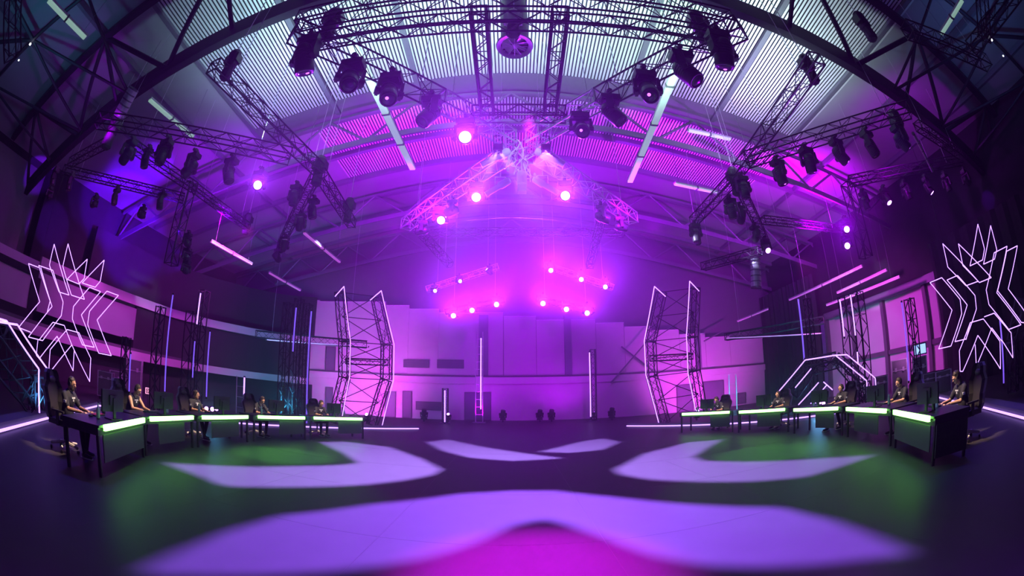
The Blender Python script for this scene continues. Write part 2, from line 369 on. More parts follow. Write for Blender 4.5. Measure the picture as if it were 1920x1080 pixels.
# ------------------------------------------------------------------ stage edge: low kerb with a violet light line
def edge(pix, label, group='stage edge light lines'):
    pts = [onZ(px, py, .04) for px, py in pix]
    t = thing('stage_kerb', label, 'stage edge', tuple(pts[0].xy)+(0,)); o0 = Vector((pts[0].x, pts[0].y, 0))
    k = MB(); l = MB()
    for a, c in zip(pts[:-1], pts[1:]):
        d = (c-a).xy.normalized(); n = Vector((-d.y, d.x))
        if n.dot(a.xy-Vector((0, 8))) < 0: n = -n
        A = a.xy-o0.xy; C = c.xy-o0.xy; n1 = n*.06; n2 = n*.45
        k.prism([(A+n1).to_3d(), (C+n1).to_3d(), (C+n2).to_3d(), (A+n2).to_3d()], (0, 0, .16))
        l.tube(Vector((A.x, A.y, .05)), Vector((C.x, C.y, .05)), .027, 6)
    k.build('kerb', M_trim, t); l.build('light_line', M_tube, t); return t
edge([(-60, 822), (0, 809), (89, 785), (186, 761)], 'violet lit kerb running past the nearest player on the left')
edge([(186, 761), (235, 768), (400, 790), (560, 800), (690, 803.5), (785, 804)], 'violet lit kerb behind the left row of desks')
edge([(1175, 799), (1345, 796), (1462, 788), (1560, 776), (1720, 750), (1749, 743)], 'violet lit kerb behind the right row of desks')
edge([(1749, 743), (1776, 750), (1845, 765), (1920, 785), (1990, 812)], 'violet lit kerb running past the nearest player on the right')

# ------------------------------------------------------------------ trusses
def truss(p, q, wd, label, name='lighting_truss', group=None, m=M_truss, rc=.026, rl=.012, bay=None, cat='truss', flat=False, parent=None):
    p = Vector(p); q = Vector(q); L = (q-p).length; d = (q-p).normalized()
    t = bpy.data.objects.new(name, None); COL.objects.link(t); t.empty_display_size = .2
    if parent: t.parent = parent
    else:
        t['label'] = label; t['category'] = cat
        if group: t['group'] = group
    t.location = p; up = Vector((0, 0, 1)) if abs(d.z) < .9 else Vector((0, 1, 0))
    y = up.cross(d).normalized(); z = d.cross(y)
    t.rotation_mode = 'QUATERNION'; t.rotation_quaternion = Matrix((d, y, z)).transposed().to_quaternion()
    h = wd/2; me = MB().tube((0, 0, 0), (L, 0, 0), rc, 6).mesh('chord', m)
    cs = [(-h, -h), (h, -h), (h, h), (-h, h)]
    if flat: cs = [(-h, 0), (h, 0)]
    for c in cs: place(me, 'chord', t, (0, c[0], c[1]))
    l = MB(); nb = max(1, round(L/(bay or wd*1.1))); s = L/nb
    sides = [(0, 1), (1, 2), (2, 3), (3, 0)] if not flat else [(0, 1)]
    for k in range(nb):
        for j, (a, c) in enumerate(sides):
            A, Cc = (cs[a], cs[c]) if (k+j) % 2 == 0 else (cs[c], cs[a])
            if not flat: l.tube((k*s, *A), ((k+1)*s, *Cc), rl, 4, cap=False)
            if flat: MB().tube((k*s, *cs[a]), (k*s, *cs[c]), rl, 5).build('rung', m, t)
            elif k % 4 == 0: l.tube((k*s, *cs[a]), (k*s, *cs[c]), rl, 4, cap=False)
    for a, c in sides:
        l.tube((.02, *cs[a]), (.02, *cs[c]), rl*1.3, 4); l.tube((L-.02, *cs[a]), (L-.02, *cs[c]), rl*1.3, 4)
    if not flat: l.build('lacing', m, t)
    if name == 'lighting_truss' and parent is None and abs(d.z) < .5 and 'stage' not in label:
        for u_ in (.15, .85):
            c = p.lerp(q, u_); zt = zc(c.x)+ROOF-.02
            wv = MB().tube(c, (c.x, c.y, zt), .009, 4); wi = t.matrix_basis.inverted() if False else Matrix.LocRotScale(t.location, t.rotation_quaternion, None).inverted()
            wv.v = [tuple(wi @ Vector(v)) for v in wv.v]; wv.build('suspension_wire', M_alu, t)
    return t
# ------------------------------------------------------------------ arched roof trusses
def arch(y, label, rc, rw, x1=22, n=22, y2=None, dz=1.6):
    t = thing('roof_arch', label, 'roof truss', (0, y, zc(0)), 0, None); o0 = Vector((0, y, zc(0)))
    xs = [-x1+2*x1*i/n for i in range(n+1)]
    lo = [Vector((x, y, zc(x)))-o0 for x in xs]; hi = [Vector((x, y+.0, zc(x)+dz))-o0 for x in xs]
    def beam(pts, w_, h_, dy, nm):
        b = MB()
        for a, c in zip(pts[:-1], pts[1:]):
            v = [Vector((p.x, dy+sy*w_/2, p.z+sz*h_/2)) for p in (a, c) for sy in (-1, 1) for sz in (-1, 1)]
            b.add(v, [(0, 1, 3, 2), (4, 6, 7, 5), (0, 4, 5, 1), (2, 3, 7, 6), (0, 2, 6, 4), (1, 5, 7, 3)])
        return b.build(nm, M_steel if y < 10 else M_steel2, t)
    beam(lo, rc*.9, rc*2.4, 0, 'lower_chord')
    if y2:
        beam(hi, rc, rc, y2, 'upper_chord')
    else: beam(hi, rc*1.2, rc*1.2, 0, 'upper_chord')
    b = MB()
    for i in range(n):
        A, B = (lo[i], hi[i+1]) if i % 2 == 0 else (hi[i], lo[i+1])
        if not y2: b.tube(A, B, rw, 6)
        if y2:
            o = Vector((0, y2, 0)); A, B = (lo[i], hi[i+1]+o) if i % 2 == 0 else (hi[i]+o, lo[i+1])
            b.tube(A, B, rw*1.2, 6)
            if i % 2: b.tube(lo[i], hi[i]+o, rw, 6)
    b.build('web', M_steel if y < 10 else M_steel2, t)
    return t
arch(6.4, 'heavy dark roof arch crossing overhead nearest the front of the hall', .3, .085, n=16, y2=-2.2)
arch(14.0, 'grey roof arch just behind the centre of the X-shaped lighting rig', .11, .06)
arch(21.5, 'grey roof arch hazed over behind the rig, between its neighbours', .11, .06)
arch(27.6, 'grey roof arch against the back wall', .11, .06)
# struts at the near haunches of the hall (big lattice posts in the corners)
for sx, lb in ((-1, 'dark lattice bracing frame in the upper left corner of the roof'), (1, 'dark lattice bracing frame in the upper right corner of the roof')):
    t = thing('roof_brace', lb, 'roof bracing', (sx*15, 3, 9)); b = MB(); o0 = Vector((sx*15, 3, 9))
    P = [Vector(v) for v in ((sx*19, 6.4, zc(19)), (sx*16.2, 6.4, zc(16.2)), (sx*13, 6.4, zc(13)), (sx*19, 1, zc(19)+.9), (sx*16, 1.5, zc(16)+1.2), (sx*13, 2, zc(13)+1.4), (sx*20, -3, zc(20)+1.0), (sx*15, -3, zc(15)+1.2))]
    for i, j in ((0, 3), (3, 1), (1, 4), (4, 2), (2, 5), (3, 4), (4, 5), (3, 6), (4, 6), (4, 7), (5, 7)): b.tube(P[i]-o0, P[j]-o0, .09 if (i, j) in ((3, 4), (4, 5), (4, 6), (4, 7)) else .06, 6)
    b.build('strut', M_steel, t)
    ml = mat('lamp_white', (1, 1, 1), .3, 0, (.9, .95, 1), 6)
    MB().ball(P[4]-o0+Vector((0, 0, -.2)), .05).build('indicator_lamp', ml, t); MB().ball(P[4]-o0+Vector((sx*.7, 0, -.6)), .035).build('indicator_lamp', ml, t)
# ------------------------------------------------------------------ roof fittings
def batten(p, q, wd, label, m=M_bat, group='strip lights under the roof', joints=3):
    p = Vector(p); q = Vector(q); d = q-p; L = d.length
    t = thing('strip_light', label, 'strip light', p, 0, group); t.rotation_mode = 'QUATERNION'
    x = d.normalized(); y = Vector((0, 0, 1)).cross(x).normalized(); z = x.cross(y)
    t.rotation_quaternion = Matrix((x, y, z)).transposed().to_quaternion()
    MB().box(0, -wd/2, .03, L, wd/2, .1).build('housing', M_alu, t)
    MB().box(.02, -wd*.42, -.03, L-.02, wd*.42, .03).build('diffuser', m, t)
    for k in range(1, joints+1):
        xx = L*k/(joints+1); MB().box(xx-.04, -wd*.55, -.05, xx+.04, wd*.55, .12).build('joint', M_steel2, t)
    zt = zc((p.x+q.x)/2)+ROOF-.03
    for k in (.1, .9):
        c = p.lerp(q, k); wi = Matrix.LocRotScale(t.location, t.rotation_quaternion, None).inverted()
        h = MB().tube(wi @ Vector((c.x, c.y, c.z+.08)), wi @ Vector((c.x, c.y, max(c.z+.2, zc(c.x)+ROOF-.02))), .008, 4); h.build('suspension_wire', M_steel2, t)
    return t
ZB = 11.2
batten(onZ(655, 70, ZB), onZ(774, 318, ZB-.3), .28, 'long pale strip light left of centre, running back from the top truss')
batten(onZ(1290, 75, ZB), onZ(1181, 342, ZB-.3), .28, 'long pale strip light right of centre, running back from the top truss')
M_batp = mat('batten_pink', (.8, .7, .8), .4, 0, (.7, .12, .9), .5)
for a, c, z1, wd, lb in (((280, 187), (362, 257), 10.2, .22, 'short silvery strip light above the left cross truss'), ((90, 0), (160, 72), 9.5, .2, 'strip light in the upper left corner of the roof'),
                   ((1805, 0), (1765, 65), 10, .15, 'strip light in the upper right corner of the roof'),
                   ((395, 453), (472, 496), 7, .12, 'pink strip light left of the hanging light column'), ((570, 437), (637, 492), 7.5, .12, 'pink strip light under the left light chain'),
                   ((505, 512), (563, 545), 7, .12, 'pink strip light low over the left balcony end'), ((1383, 603), (1440, 580), 6, .1, 'lowest pink strip light over the back right corner'),
                   ((1453, 613), (1513, 588), 5.8, .1, 'pink strip light above the small hexagonal gate'), ((1480, 563), (1617, 500), 6.2, .12, 'upper one of the crossing pink strip lights on the right'),
                   ((1570, 550), (1663, 507), 5.7, .12, 'middle pink strip light beside the right wall top'), ((1550, 573), (1687, 520), 5.3, .12, 'pink strip light lying along the right wall top'),
                   ((1748, 493), (1825, 462), 6.0, .1, 'pink strip light behind the right hanging star'), ((1265, 345), (1345, 362), 10.5, .2, 'pale strip light left of the right light chain'),
                   ((1290, 245), (1370, 262), 11.2, .15, 'thin pale strip light on the green roof band')):
    batten(onZ(*a, z1), onZ(*c, z1), wd, lb, M_batp if 'pink' in lb else M_bat, joints=1)
# big extract fan duct over the centre
def duct(p, r, h, label, grille=True):
    t = thing('roof_fan', label, 'fan', p)
    MB().lathe([(r*.86, .06), (r*.86, h)], 28, None, False).build('duct', M_trim, t, True)
    MB().lathe([(r*1.1, 0), (r*1.14, .05), (r*.84, .1), (r*.84, .02), (r*1.1, 0)], 32, None, False).build('flange', M_white, t, True)
    for k in range(8):
        b = MB(); a = k*pi/4; M = Matrix.Rotation(a, 4, 'Z') @ Matrix.Translation((0, 0, .12)) @ Matrix.Rotation(.45, 4, 'X')
        vs = [M @ Vector(v) for v in ((r*.12, -.03, 0), (r*.78, -.16, 0), (r*.78, .16, 0), (r*.12, .03, 0))]
        b.prism(vs, (0, 0, .015)).build('blade', M_alu, t)
    MB().lathe([(.09, .02), (.1, .2)], 12).build('fan_hub', M_alu, t)
    g = MB()
    for k in range(6): g.tube((r*.8*cos(k*pi/6), r*.8*sin(k*pi/6), .01), (-r*.8*cos(k*pi/6), -r*.8*sin(k*pi/6), .01), .008, 4)
    g.build('guard', M_alu, t); return t
fp = onZ(965, 88, 10.0); duct(fp, .42, zc(fp.x)+ROOF-10.0, 'round ceiling fan in a dark duct above the X-shaped rig')
def pipe_duct(p, q, r, label):
    t = thing('air_duct', label, 'duct', p); b = MB(); q = Vector(q)-Vector(p)
    b.tube((0, 0, 0), q, r, 20)
    t2 = b.build('pipe', M_alu, t, False)
    for k in range(6): MB().tube(q*(k/5.), q*(k/5.)+q.normalized()*.05, r*1.05, 20).build('rib', M_steel2, t)
    if q.z > -.2:
        e = Vector(p)+q; MB().tube(q, (q.x, q.y, zc(e.x)+ROOF-Vector(p).z-.03), .01, 4).build('suspension_wire', M_steel2, t)
    return t
pipe_duct(onD(1418, 540, 19), onD(1416, 488, 19), .25, 'upright silvery air duct right of the hazy back truss')
pipe_duct(onZ(222, 218, 9.2), onZ(250, 168, 10.0), .24, 'silvery air duct rising from the corner of the left cross truss')
pipe_duct(onZ(1712, 250, 8.0), onZ(1748, 320, 8.0), .06, 'thin flexible duct hanging beside the right cross truss')
# ------------------------------------------------------------------ lighting rig
ZR = 8.5
def Zp(px, py, z=ZR): return onZ(px, py, z)
HUB = Vector((.28, 10.2, ZR)); FL = Vector((-4.5, 5.05, ZR)); FR = Vector((4.75, 4.9, ZR)); BL = Vector((-4.4, 15.9, ZR)); BR = Vector((4.9, 15.3, ZR))
def toward(a, b, t): return Vector(a)+(Vector(b)-Vector(a))*t
RIG = 'black trusses of the hanging rig'
truss(FL, toward(HUB, FL, .42), .42, 'front left arm of the X-shaped truss, dark outer box section', group=RIG)
truss(toward(HUB, FL, .42), toward(HUB, FL, .06), .42, 'bare silver inner piece of the front left arm of the X-shaped truss', m=M_alu, rc=.03, rl=.014)
truss(FR, toward(HUB, FR, .42), .42, 'front right arm of the X-shaped truss, dark outer box section', group=RIG)
truss(toward(HUB, FR, .42), toward(HUB, FR, .06), .42, 'bare silver inner piece of the front right arm of the X-shaped truss', m=M_alu, rc=.03, rl=.014)
truss(toward(HUB, BL, .06), BL, .42, 'back left arm of the X-shaped truss, bare silver', m=M_alu, rc=.03, rl=.014)
truss(toward(HUB, BR, .06), BR, .42, 'back right arm of the X-shaped truss, bare silver', m=M_alu, rc=.03, rl=.014)
truss((-4.4, 5.0, ZR+.25), (4.6, 5.0, ZR+.25), .36, 'black truss across the very top, joining the two front ends of the X', group=RIG)
truss((-4.4, 5.45, ZR-.1), (4.6, 5.45, ZR-.1), .3, 'slimmer black truss just under the one across the very top', group=RIG)
truss((-.62, 5.2, ZR), (-.6, 8.6, ZR), .3, 'black truss running back left of the ceiling fan', group=RIG)
truss((.95, 5.2, ZR), (.97, 8.6, ZR), .3, 'black truss running back right of the ceiling fan', group=RIG)
truss((-1.0, 8.7, ZR), (1.4, 8.7, ZR), .34, 'short black truss joining the two behind the ceiling fan', group=RIG)
truss(Zp(183, 225), Zp(545, 293), .42, 'black truss on the left carrying four hanging spotlights', group=RIG)
truss(Zp(400, 122), Zp(598, 318), .36, 'black truss slanting down from the left roof to the left truss crossing', group=RIG)
truss(Zp(245, 270), Zp(365, 352), .34, 'black truss behind the four left spotlights, slanting to the light column', group=RIG)
truss(Zp(200, 268), Zp(132, 305), .3, 'short black truss stub left of the left truss corner', group=RIG)
truss(Zp(600, 325), Zp(660, 420), .34, 'black truss stub right of the left truss crossing', group=RIG)
truss(Zp(592, 330), Zp(525, 462), .34, 'black truss holding the left chain of moving lights', group=RIG)
truss(Zp(365, 352), Zp(465, 425), .3, 'black truss from the light column towards the left chain', group=RIG)
truss(Zp(120, 318), Zp(345, 372), .32, 'dark truss at far left carrying the row of beam lights', group=RIG)
truss(Zp(1400, 300), Zp(1705, 205), .42, 'black truss on the right carrying five hanging spotlights', group=RIG)
truss(Zp(1532, 108), Zp(1385, 318), .36, 'black truss slanting down from the right roof to the right truss crossing', group=RIG)
truss(Zp(1592, 340), Zp(1802, 300), .34, 'black truss on the right with the second row of six spotlights', group=RIG)
truss(Zp(1720, 235), Zp(1800, 290), .3, 'dark truss joining the two spotlight rows at far right', group=RIG)
truss(Zp(1378, 335), Zp(1440, 462), .34, 'black truss holding the right chain of moving lights', group=RIG)
truss(Zp(1375, 335), Zp(1300, 415), .34, 'black truss stub left of the right truss crossing', group=RIG)
truss(Zp(1430, 412), Zp(1580, 430), .3, 'hazy truss linking the right chain and the right light column', group=RIG)
truss(onD(1425, 470, 18), onD(1318, 500, 20), .34, 'hazy truss running from the right chain towards the back', group=RIG)
truss(onY(800, 437, 21), onY(1170, 437, 21), .34, 'hazy straight truss far behind the hub', group=RIG)
truss(onY(1128, 410, 17), onY(1105, 500, 19.5), .3, 'hazy truss dropping away behind the right back arm', group=RIG)
truss(onY(770, 415, 17), onY(845, 497, 20), .3, 'hazy truss dropping away behind the left back arm', group=RIG)
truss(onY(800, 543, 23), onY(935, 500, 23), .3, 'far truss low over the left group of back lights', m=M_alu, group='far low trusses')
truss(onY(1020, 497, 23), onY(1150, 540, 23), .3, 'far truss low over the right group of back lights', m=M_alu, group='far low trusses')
truss(onY(835, 585, 24), onY(945, 562, 24), .26, 'lowest far truss left of centre', group='far low trusses')
truss(onY(1005, 560, 24), onY(1115, 582, 24), .26, 'lowest far truss right of centre', group='far low trusses')
truss(onD(480, 626, 24), onD(688, 646, 23.5), .36, 'long level truss over the balcony end, behind the left tower', group='level trusses')
truss(onD(1360, 632, 24), onD(1545, 600, 23), .36, 'long level truss over the back right corner', group='level trusses')
truss(Zp(1700, 55, 8.9), Zp(1850, 118, 8.9), .4, 'black truss in the upper right corner near the roof bracing', group=RIG)
truss(Zp(1820, 90, 8.9), Zp(1908, -20, 8.9), .36, 'black truss leaving the picture at the top right', group=RIG)
truss(onD(25, -10, 11), onD(24, 108, 11), .42, 'black truss hanging down in the top left corner', group=RIG)
truss(onD(1838, -30, 12), onD(1846, 75, 12), .34, 'black truss hanging down near the top right corner', group=RIG)
# chain hoists with their cables, and the bundle of cables at the hub
def hoist(p, label, up=2.0, s=1.0, m=M_black):
    t = thing('chain_hoist', label, 'hoist', p, 0, 'chain hoists on the trusses')
    MB().lathe([(.1*s, -.25*s), (.16*s, -.2*s), (.17*s, .15*s), (.12*s, .25*s)], 14).box(-.2*s, -.1*s, -.12*s, .2*s, .12*s, .1*s).build('motor', m, t)
    MB().tube((.02, 0, .25*s), (.02, 0, up), .012, 5).build('chain', M_alu, t)
    MB().lathe([(.1*s, -.6*s), (.15*s, -.55*s), (.13*s, -.25*s), (.06*s, -.22*s)], 10).build('chain_bag', M_blackcloth, t); return t
for (px, py), z, s, lb in (((625, 35), 9.3, 1.2, 'black hoist on the front left corner of the X'), ((1308, 40), 9.3, 1.2, 'black hoist on the front right corner of the X'),
        ((437, 112), 9.0, 1.1, 'black hoist on the upper end of the left slanting truss'), ((1512, 120), 9.0, 1.1, 'black hoist on the upper end of the right slanting truss'),
        ((215, 235), 8.9, 1.5, 'bulky black hoist on the left cross truss corner'), ((1680, 225), 8.9, 1.4, 'bulky black hoist on the right cross truss corner'),
        ((1375, 330), 8.9, 1.3, 'black hoist at the right truss crossing'), ((600, 310), 8.9, 1.3, 'black hoist at the left truss crossing'), ((655, 385), 8.9, 1.2, 'hoist right of the left truss crossing'),
        ((962, 35), 9.2, 1.0, 'silver hoist in the middle of the top truss'), ((465, 412), 8.9, 1.2, 'hoist on the truss end between light column and left chain'), ((1305, 432), 8.9, 1.2, 'hoist left of the right truss crossing'),
        ((1615, 40), 9.2, 1.1, 'black hoist in the roof between arch and right bracing')):
    hoist(Zp(px, py, z), lb, max(.3, zc(Zp(px, py, z).x)+ROOF-z-.16), s, M_alu if 'silver' in lb else M_black)
t = thing('cable_bundle', 'bright tangle of cables and clamps hanging at the hub of the X', 'cables', (HUB.x, HUB.y, 7.3))
b = MB()
for k in range(16):
    p = Vector((random.uniform(-.45, .45), random.uniform(-.5, .5), 1.2)); pts = [p]
    for j in range(5):
        p = p+Vector((random.uniform(-.22, .22)-p.x*.25, random.uniform(-.2, .2)-p.y*.2, -random.uniform(.12, .3))); pts.append(p)
    MB().poly(pts, .016, 5).build('cable', M_white, t)
MB().lathe([(.08, -.15), (.14, -.1), (.14, .25), (.08, .3)], 12).box(-.12, -.1, -.35, .12, .1, -.14).tube((0, 0, .2), (0, 0, 1.3), .03, 8).build('junction_box', M_alu, t)
for k in range(10): c = Vector((random.uniform(-.5, .5), random.uniform(-.5, .5), random.uniform(.3, 1.1))); MB().lathe([(.03, -.06), (.05, 0), (.03, .06)], 8, Matrix.Translation(c) @ Matrix.Rotation(random.uniform(0, 3), 4, 'X')).build('clamp', M_alu, t)
# ------------------------------------------------------------------ moving head lights
def head_meshes():
    r = {}
    r['clamp'] = MB().box(-.05, -.06, -.06, .05, .06, .1).tube((0, -.12, .04), (0, .12, .04), .05, 8).mesh('clamp', M_black)
    b = MB(); b.prism([(-.2, -.13, -.2), (.2, -.13, -.2), (.2, .13, -.2), (-.2, .13, -.2)], (0, 0, .13)); b.box(-.16, -.1, -.23, .16, .1, -.2)
    r['base_box'] = b.mesh('base_box', M_black)
    b = MB()
    b.box(-.25, -.06, -.3, .25, .06, -.23)
    for s in (-1, 1): b.prism([(s*.19, -.07, -.24), (s*.25, -.07, -.24), (s*.25, .07, -.24), (s*.19, .07, -.24)], (s*.0, 0, -.34)); b.tube((s*.17, 0, -.5), (s*.27, 0, -.5), .08, 12)
    r['yoke'] = b.mesh('yoke', M_black)
    b = MB().lathe([(.03, .26), (.11, .24), (.15, .16), (.165, .02), (.17, -.12), (.165, -.26), (.15, -.29), (.13, -.29), (.125, -.26)], 18)
    for k in range(5): b.lathe([(.172, .12-.05*k), (.172, .1-.05*k)], 18)
    r['lamp_head'] = b.mesh('lamp_head', M_black, True)
    for nm, m in (('off', M_lens), ('on', M_lens_on)):
        r[nm] = MB().lathe([(.001, -.30), (.06, -.297), (.11, -.285), (.128, -.27), (.128, -.25)], 20).mesh('lens', m, True)
    b = MB().lathe([(.001, -.30), (.06, -.297), (.11, -.285), (.128, -.27), (.128, -.25)], 20); b.m = 1; b.ball((.035, .03, -.292), .034, .034, .016)
    r['dim'] = b.mesh('lens', [M_lens, M_lens_dim], True)
    r['beak'] = MB().lathe([(.165, -.2), (.21, -.32), (.2, -.33), (.15, -.24)], 18).mesh('hood', M_black, True)
    return r
HM = head_meshes()
NSPOT = 0
def movinghead(pos, aim, state, label, group=None, s=1.0, color=MAG, power=0, angle=20, above=False):
    """pos: pivot of the lamp head; aim: world direction"""
    global NSPOT
    d = Vector(aim).normalized(); pos = Vector(pos)
    t = thing('moving_head_light', label, 'stage light', pos+Vector((0, 0, .5*s*(-1 if above else 1))), 0, group)
    yaw = atan2(d.y, d.x)-pi/2 if hypot(d.x, d.y) > .05 else 0
    f = -1 if above else 1; t.scale = (s, s, s)
    flip = Matrix.Rotation(pi if above else 0, 4, 'X')
    for nm in ('clamp', 'base_box'): place(HM[nm], nm, t).matrix_basis = flip
    place(HM['yoke'], 'yoke', t).matrix_basis = Matrix.Rotation(yaw, 4, 'Z') @ flip
    ax = Vector((cos(yaw), sin(yaw), 0)); z = -d; y = z.cross(ax).normalized(); ax = y.cross(z)
    M = Matrix.Translation((0, 0, -.5*f)) @ Matrix((ax, y, z)).transposed().to_4x4()
    h = place(HM['lamp_head'], 'lamp_head', t); h.matrix_basis = M
    l = place(HM[state], 'lens', h); l.matrix_basis = Matrix.Identity(4)
    if power:
        da = d if angle < 50 or above else (d+Vector((0, 0, .22 if pos.y < 18 else .3)))      # glare lamps: optic tipped up a little
        spot(pos+d*.34*s, pos+d*.34*s+da*5, color, power, angle, 1 if angle > 50 and not above else .5, .06)
    return t
def to_cam(p, dx=0, dz=0): v = EYE-Vector(p); return v.normalized()+Vector((dx, 0, dz))
DN = Vector((0, 0, -1))
GF = 'spotlights along the front arms of the X'
# front arms of the X
for (px, py), s, dr, st, lb in (((570, 108), 1.25, (.15, .5, -1), 'dim', 'outermost spotlight on the front left arm of the X, glowing violet rim'),
        ((655, 150), 1.25, (.35, -.5, -1), 'off', 'second spotlight from the outer end of the front left arm, lens tipped forward'),
        ((729, 174), 1.2, (.2, -.35, -.9), 'dim', 'third spotlight from the outer end of the front left arm, violet lens'),
        ((806, 215), 1.15, (-.55, -.3, -1), 'off', 'fourth spotlight from the outer end of the front left arm, pointing down left'),
        ((1357, 98), 1.25, (-.1, .4, -1), 'dim', 'outermost spotlight on the front right arm of the X, glowing violet rim'),
        ((1286, 135), 1.25, (.45, -.3, -1), 'off', 'second spotlight from the outer end of the front right arm, pointing down right'),
        ((1215, 170), 1.2, (-.1, -.5, -.9), 'dim', 'third spotlight from the outer end of the front right arm, violet lens'),
        ((1148, 212), 1.15, (.6, -.2, -1), 'off', 'fourth spotlight from the outer end of the front right arm, pointing down right'),
        ((1090, 243), 1.1, (-.05, -.7, -.7), 'dim', 'innermost spotlight on the front right arm of the X, facing forward')):
    movinghead(Zp(px, py, 7.75), dr, st, lb, GF, s)
M_headw = M_white
def lit(px, py, z, label, group, s=1.0, power=300, color=(.6, .2, 1), off=(0, 0), state='on', angle=26, aim=None):
    p = onZ(px, py, z)
    movinghead(p, aim or to_cam(p, *off), state, label, group, s, (.35, .03, 1) if aim is None else color, power*(40 if aim is None else 8), 56 if aim is None else angle)
lit(872, 257, 7.7, 'brightest white-violet light, on the front left arm of the X near the hub', 'dazzling lights of the X', 1.15, 260, off=(0, 0))
lit(893, 370, 7.7, 'dazzling light on the back left arm of the X', 'dazzling lights of the X', 1.1, 160)
lit(1060, 367, 7.7, 'dazzling light on the back right arm of the X', 'dazzling lights of the X', 1.1, 160)
lit(825, 413, 7.7, 'bright light at the back left of the X, outside its dazzling neighbour', 'dazzling lights of the X', 1.1, 90, off=(.12, 0))
lit(1128, 408, 7.7, 'smaller light at the back right of the X, aimed down right', 'dazzling lights of the X', 1.0, 300, aim=(.8, .1, -.25), angle=14)
lit(848, 396, 7.7, 'beam light at the back left of the X, aimed left', 'beam lights at the back of the X', .9, 300, aim=(-.9, .05, -.25), angle=12)
lit(1163, 426, 7.7, 'beam light right of the X throwing a pale ray to the right', 'beam lights at the back of the X', .9, 600, aim=(.95, .1, -.1), angle=12, color=(.6, .5, 1))
lit(793, 433, 7.7, 'beam light left of the X throwing a pale ray to the left', 'beam lights at the back of the X', .9, 600, aim=(-.95, .1, -.1), angle=12, color=(.6, .5, 1))
# silver profile lanterns around the hub
def lantern(p, aim, label, s=1.0):
    d = Vector(aim).normalized(); t = thing('profile_lantern', label, 'stage light', p, 0, 'pale tube lanterns around the hub'); t.scale = (s, s, s)
    q = (-d).to_track_quat('Z', 'Y')
    place(MB().lathe([(.08, .35), (.12, .3), (.13, 0), (.09, -.05), (.085, -.5), (.1, -.52), (.09, -.53)], 16).mesh('barrel', M_white, True), 'barrel', t, quat=q)
    b = MB().poly([(-.16, 0, 0), (-.16, 0, .3), (.16, 0, .3), (.16, 0, 0)], .015, 5).tube((0, 0, .3), (0, 0, .5), .02, 6); b.build('bracket', M_alu, t)
    place(MB().lathe([(.085, -.51), (.001, -.53)], 16).mesh('lens', M_lens, True), 'lens', t, quat=q); return t
lantern(Zp(935, 293, 7.9), (-.8, .1, -.4), 'pale tube lantern left of the hub pointing down left')
lantern(Zp(1025, 293, 7.9), (.8, .1, -.4), 'pale tube lantern right of the hub pointing down right')
lantern(Zp(938, 348, 7.9), (-.8, .1, -.5), 'pale tube lantern behind the hub, left one')
lantern(Zp(1018, 345, 7.9), (.8, .1, -.5), 'pale tube lantern behind the hub, right one')
# left cross truss, right cross truss
GL = 'spotlights under the left cross truss'; GR = 'spotlights under the right cross truss'
for (px, py), dr, st, pw, lb in (((238, 290), (-.8, .2, -.5), 'dim', 60, 'outer spotlight under the left cross truss, violet beam to the left'), ((305, 290), (.1, -.2, -1), 'off', 0, 'second spotlight under the left cross truss, lens dark'),
        ((357, 315), (-.7, -.1, -.7), 'dim', 60, 'third spotlight under the left cross truss, violet beam to the left'), ((428, 325), (.4, .1, -1), 'off', 0, 'fourth spotlight under the left cross truss, nearest the dazzling light')):
    movinghead(Zp(px, py, 7.75), dr, st, lb, GL, 1.15, PUR, pw, 30)
for (px, py), dr, st, pw, lb in (((1690, 265), (.6, -.2, -.8), 'dim', 40, 'outermost spotlight under the right cross truss, beside the bulky hoist'), ((1633, 275), (.1, -.2, -1), 'off', 0, 'second spotlight from the outside under the right cross truss, lens dark'),
        ((1575, 290), (.5, -.2, -.9), 'dim', 40, 'middle spotlight under the right cross truss, violet lens'), ((1518, 305), (.1, .2, -1), 'off', 0, 'fourth spotlight from the outside under the right cross truss'),
        ((1463, 328), (.1, 0, -1), 'dim', 60, 'innermost spotlight under the right cross truss, violet glow')):
    movinghead(Zp(px, py, 7.75), dr, st, lb, GR, 1.15, PUR, pw, 30)
GR2 = 'spotlights of the second row on the right'
for (px, py), dr, st, pw, lb in (((1622, 380), (.2, 0, -1), 'off', 0, 'first light of the second right row, next to the light column'), ((1662, 372), (-.1, -.4, -.8), 'on', 25, 'second light of the second right row, lit violet'),
        ((1700, 362), (.2, 0, -1), 'off', 0, 'third light of the second right row, narrow snout down'), ((1740, 352), (.3, -.3, -.8), 'on', 25, 'fourth light of the second right row, lit violet'),
        ((1776, 346), (.2, 0, -1), 'off', 0, 'fifth light of the second right row, narrow snout down'), ((1812, 338), (.9, -.1, -.3), 'dim', 80, 'outermost light of the second right row, beam to the right')):
    movinghead(Zp(px, py, 7.85), dr, st, lb, GR2, 1.0, PUR, pw, 30)
lit(483, 347, 7.7, 'dazzling violet light below the left cross truss', 'violet dazzling lights at the sides', 1.1, 130)
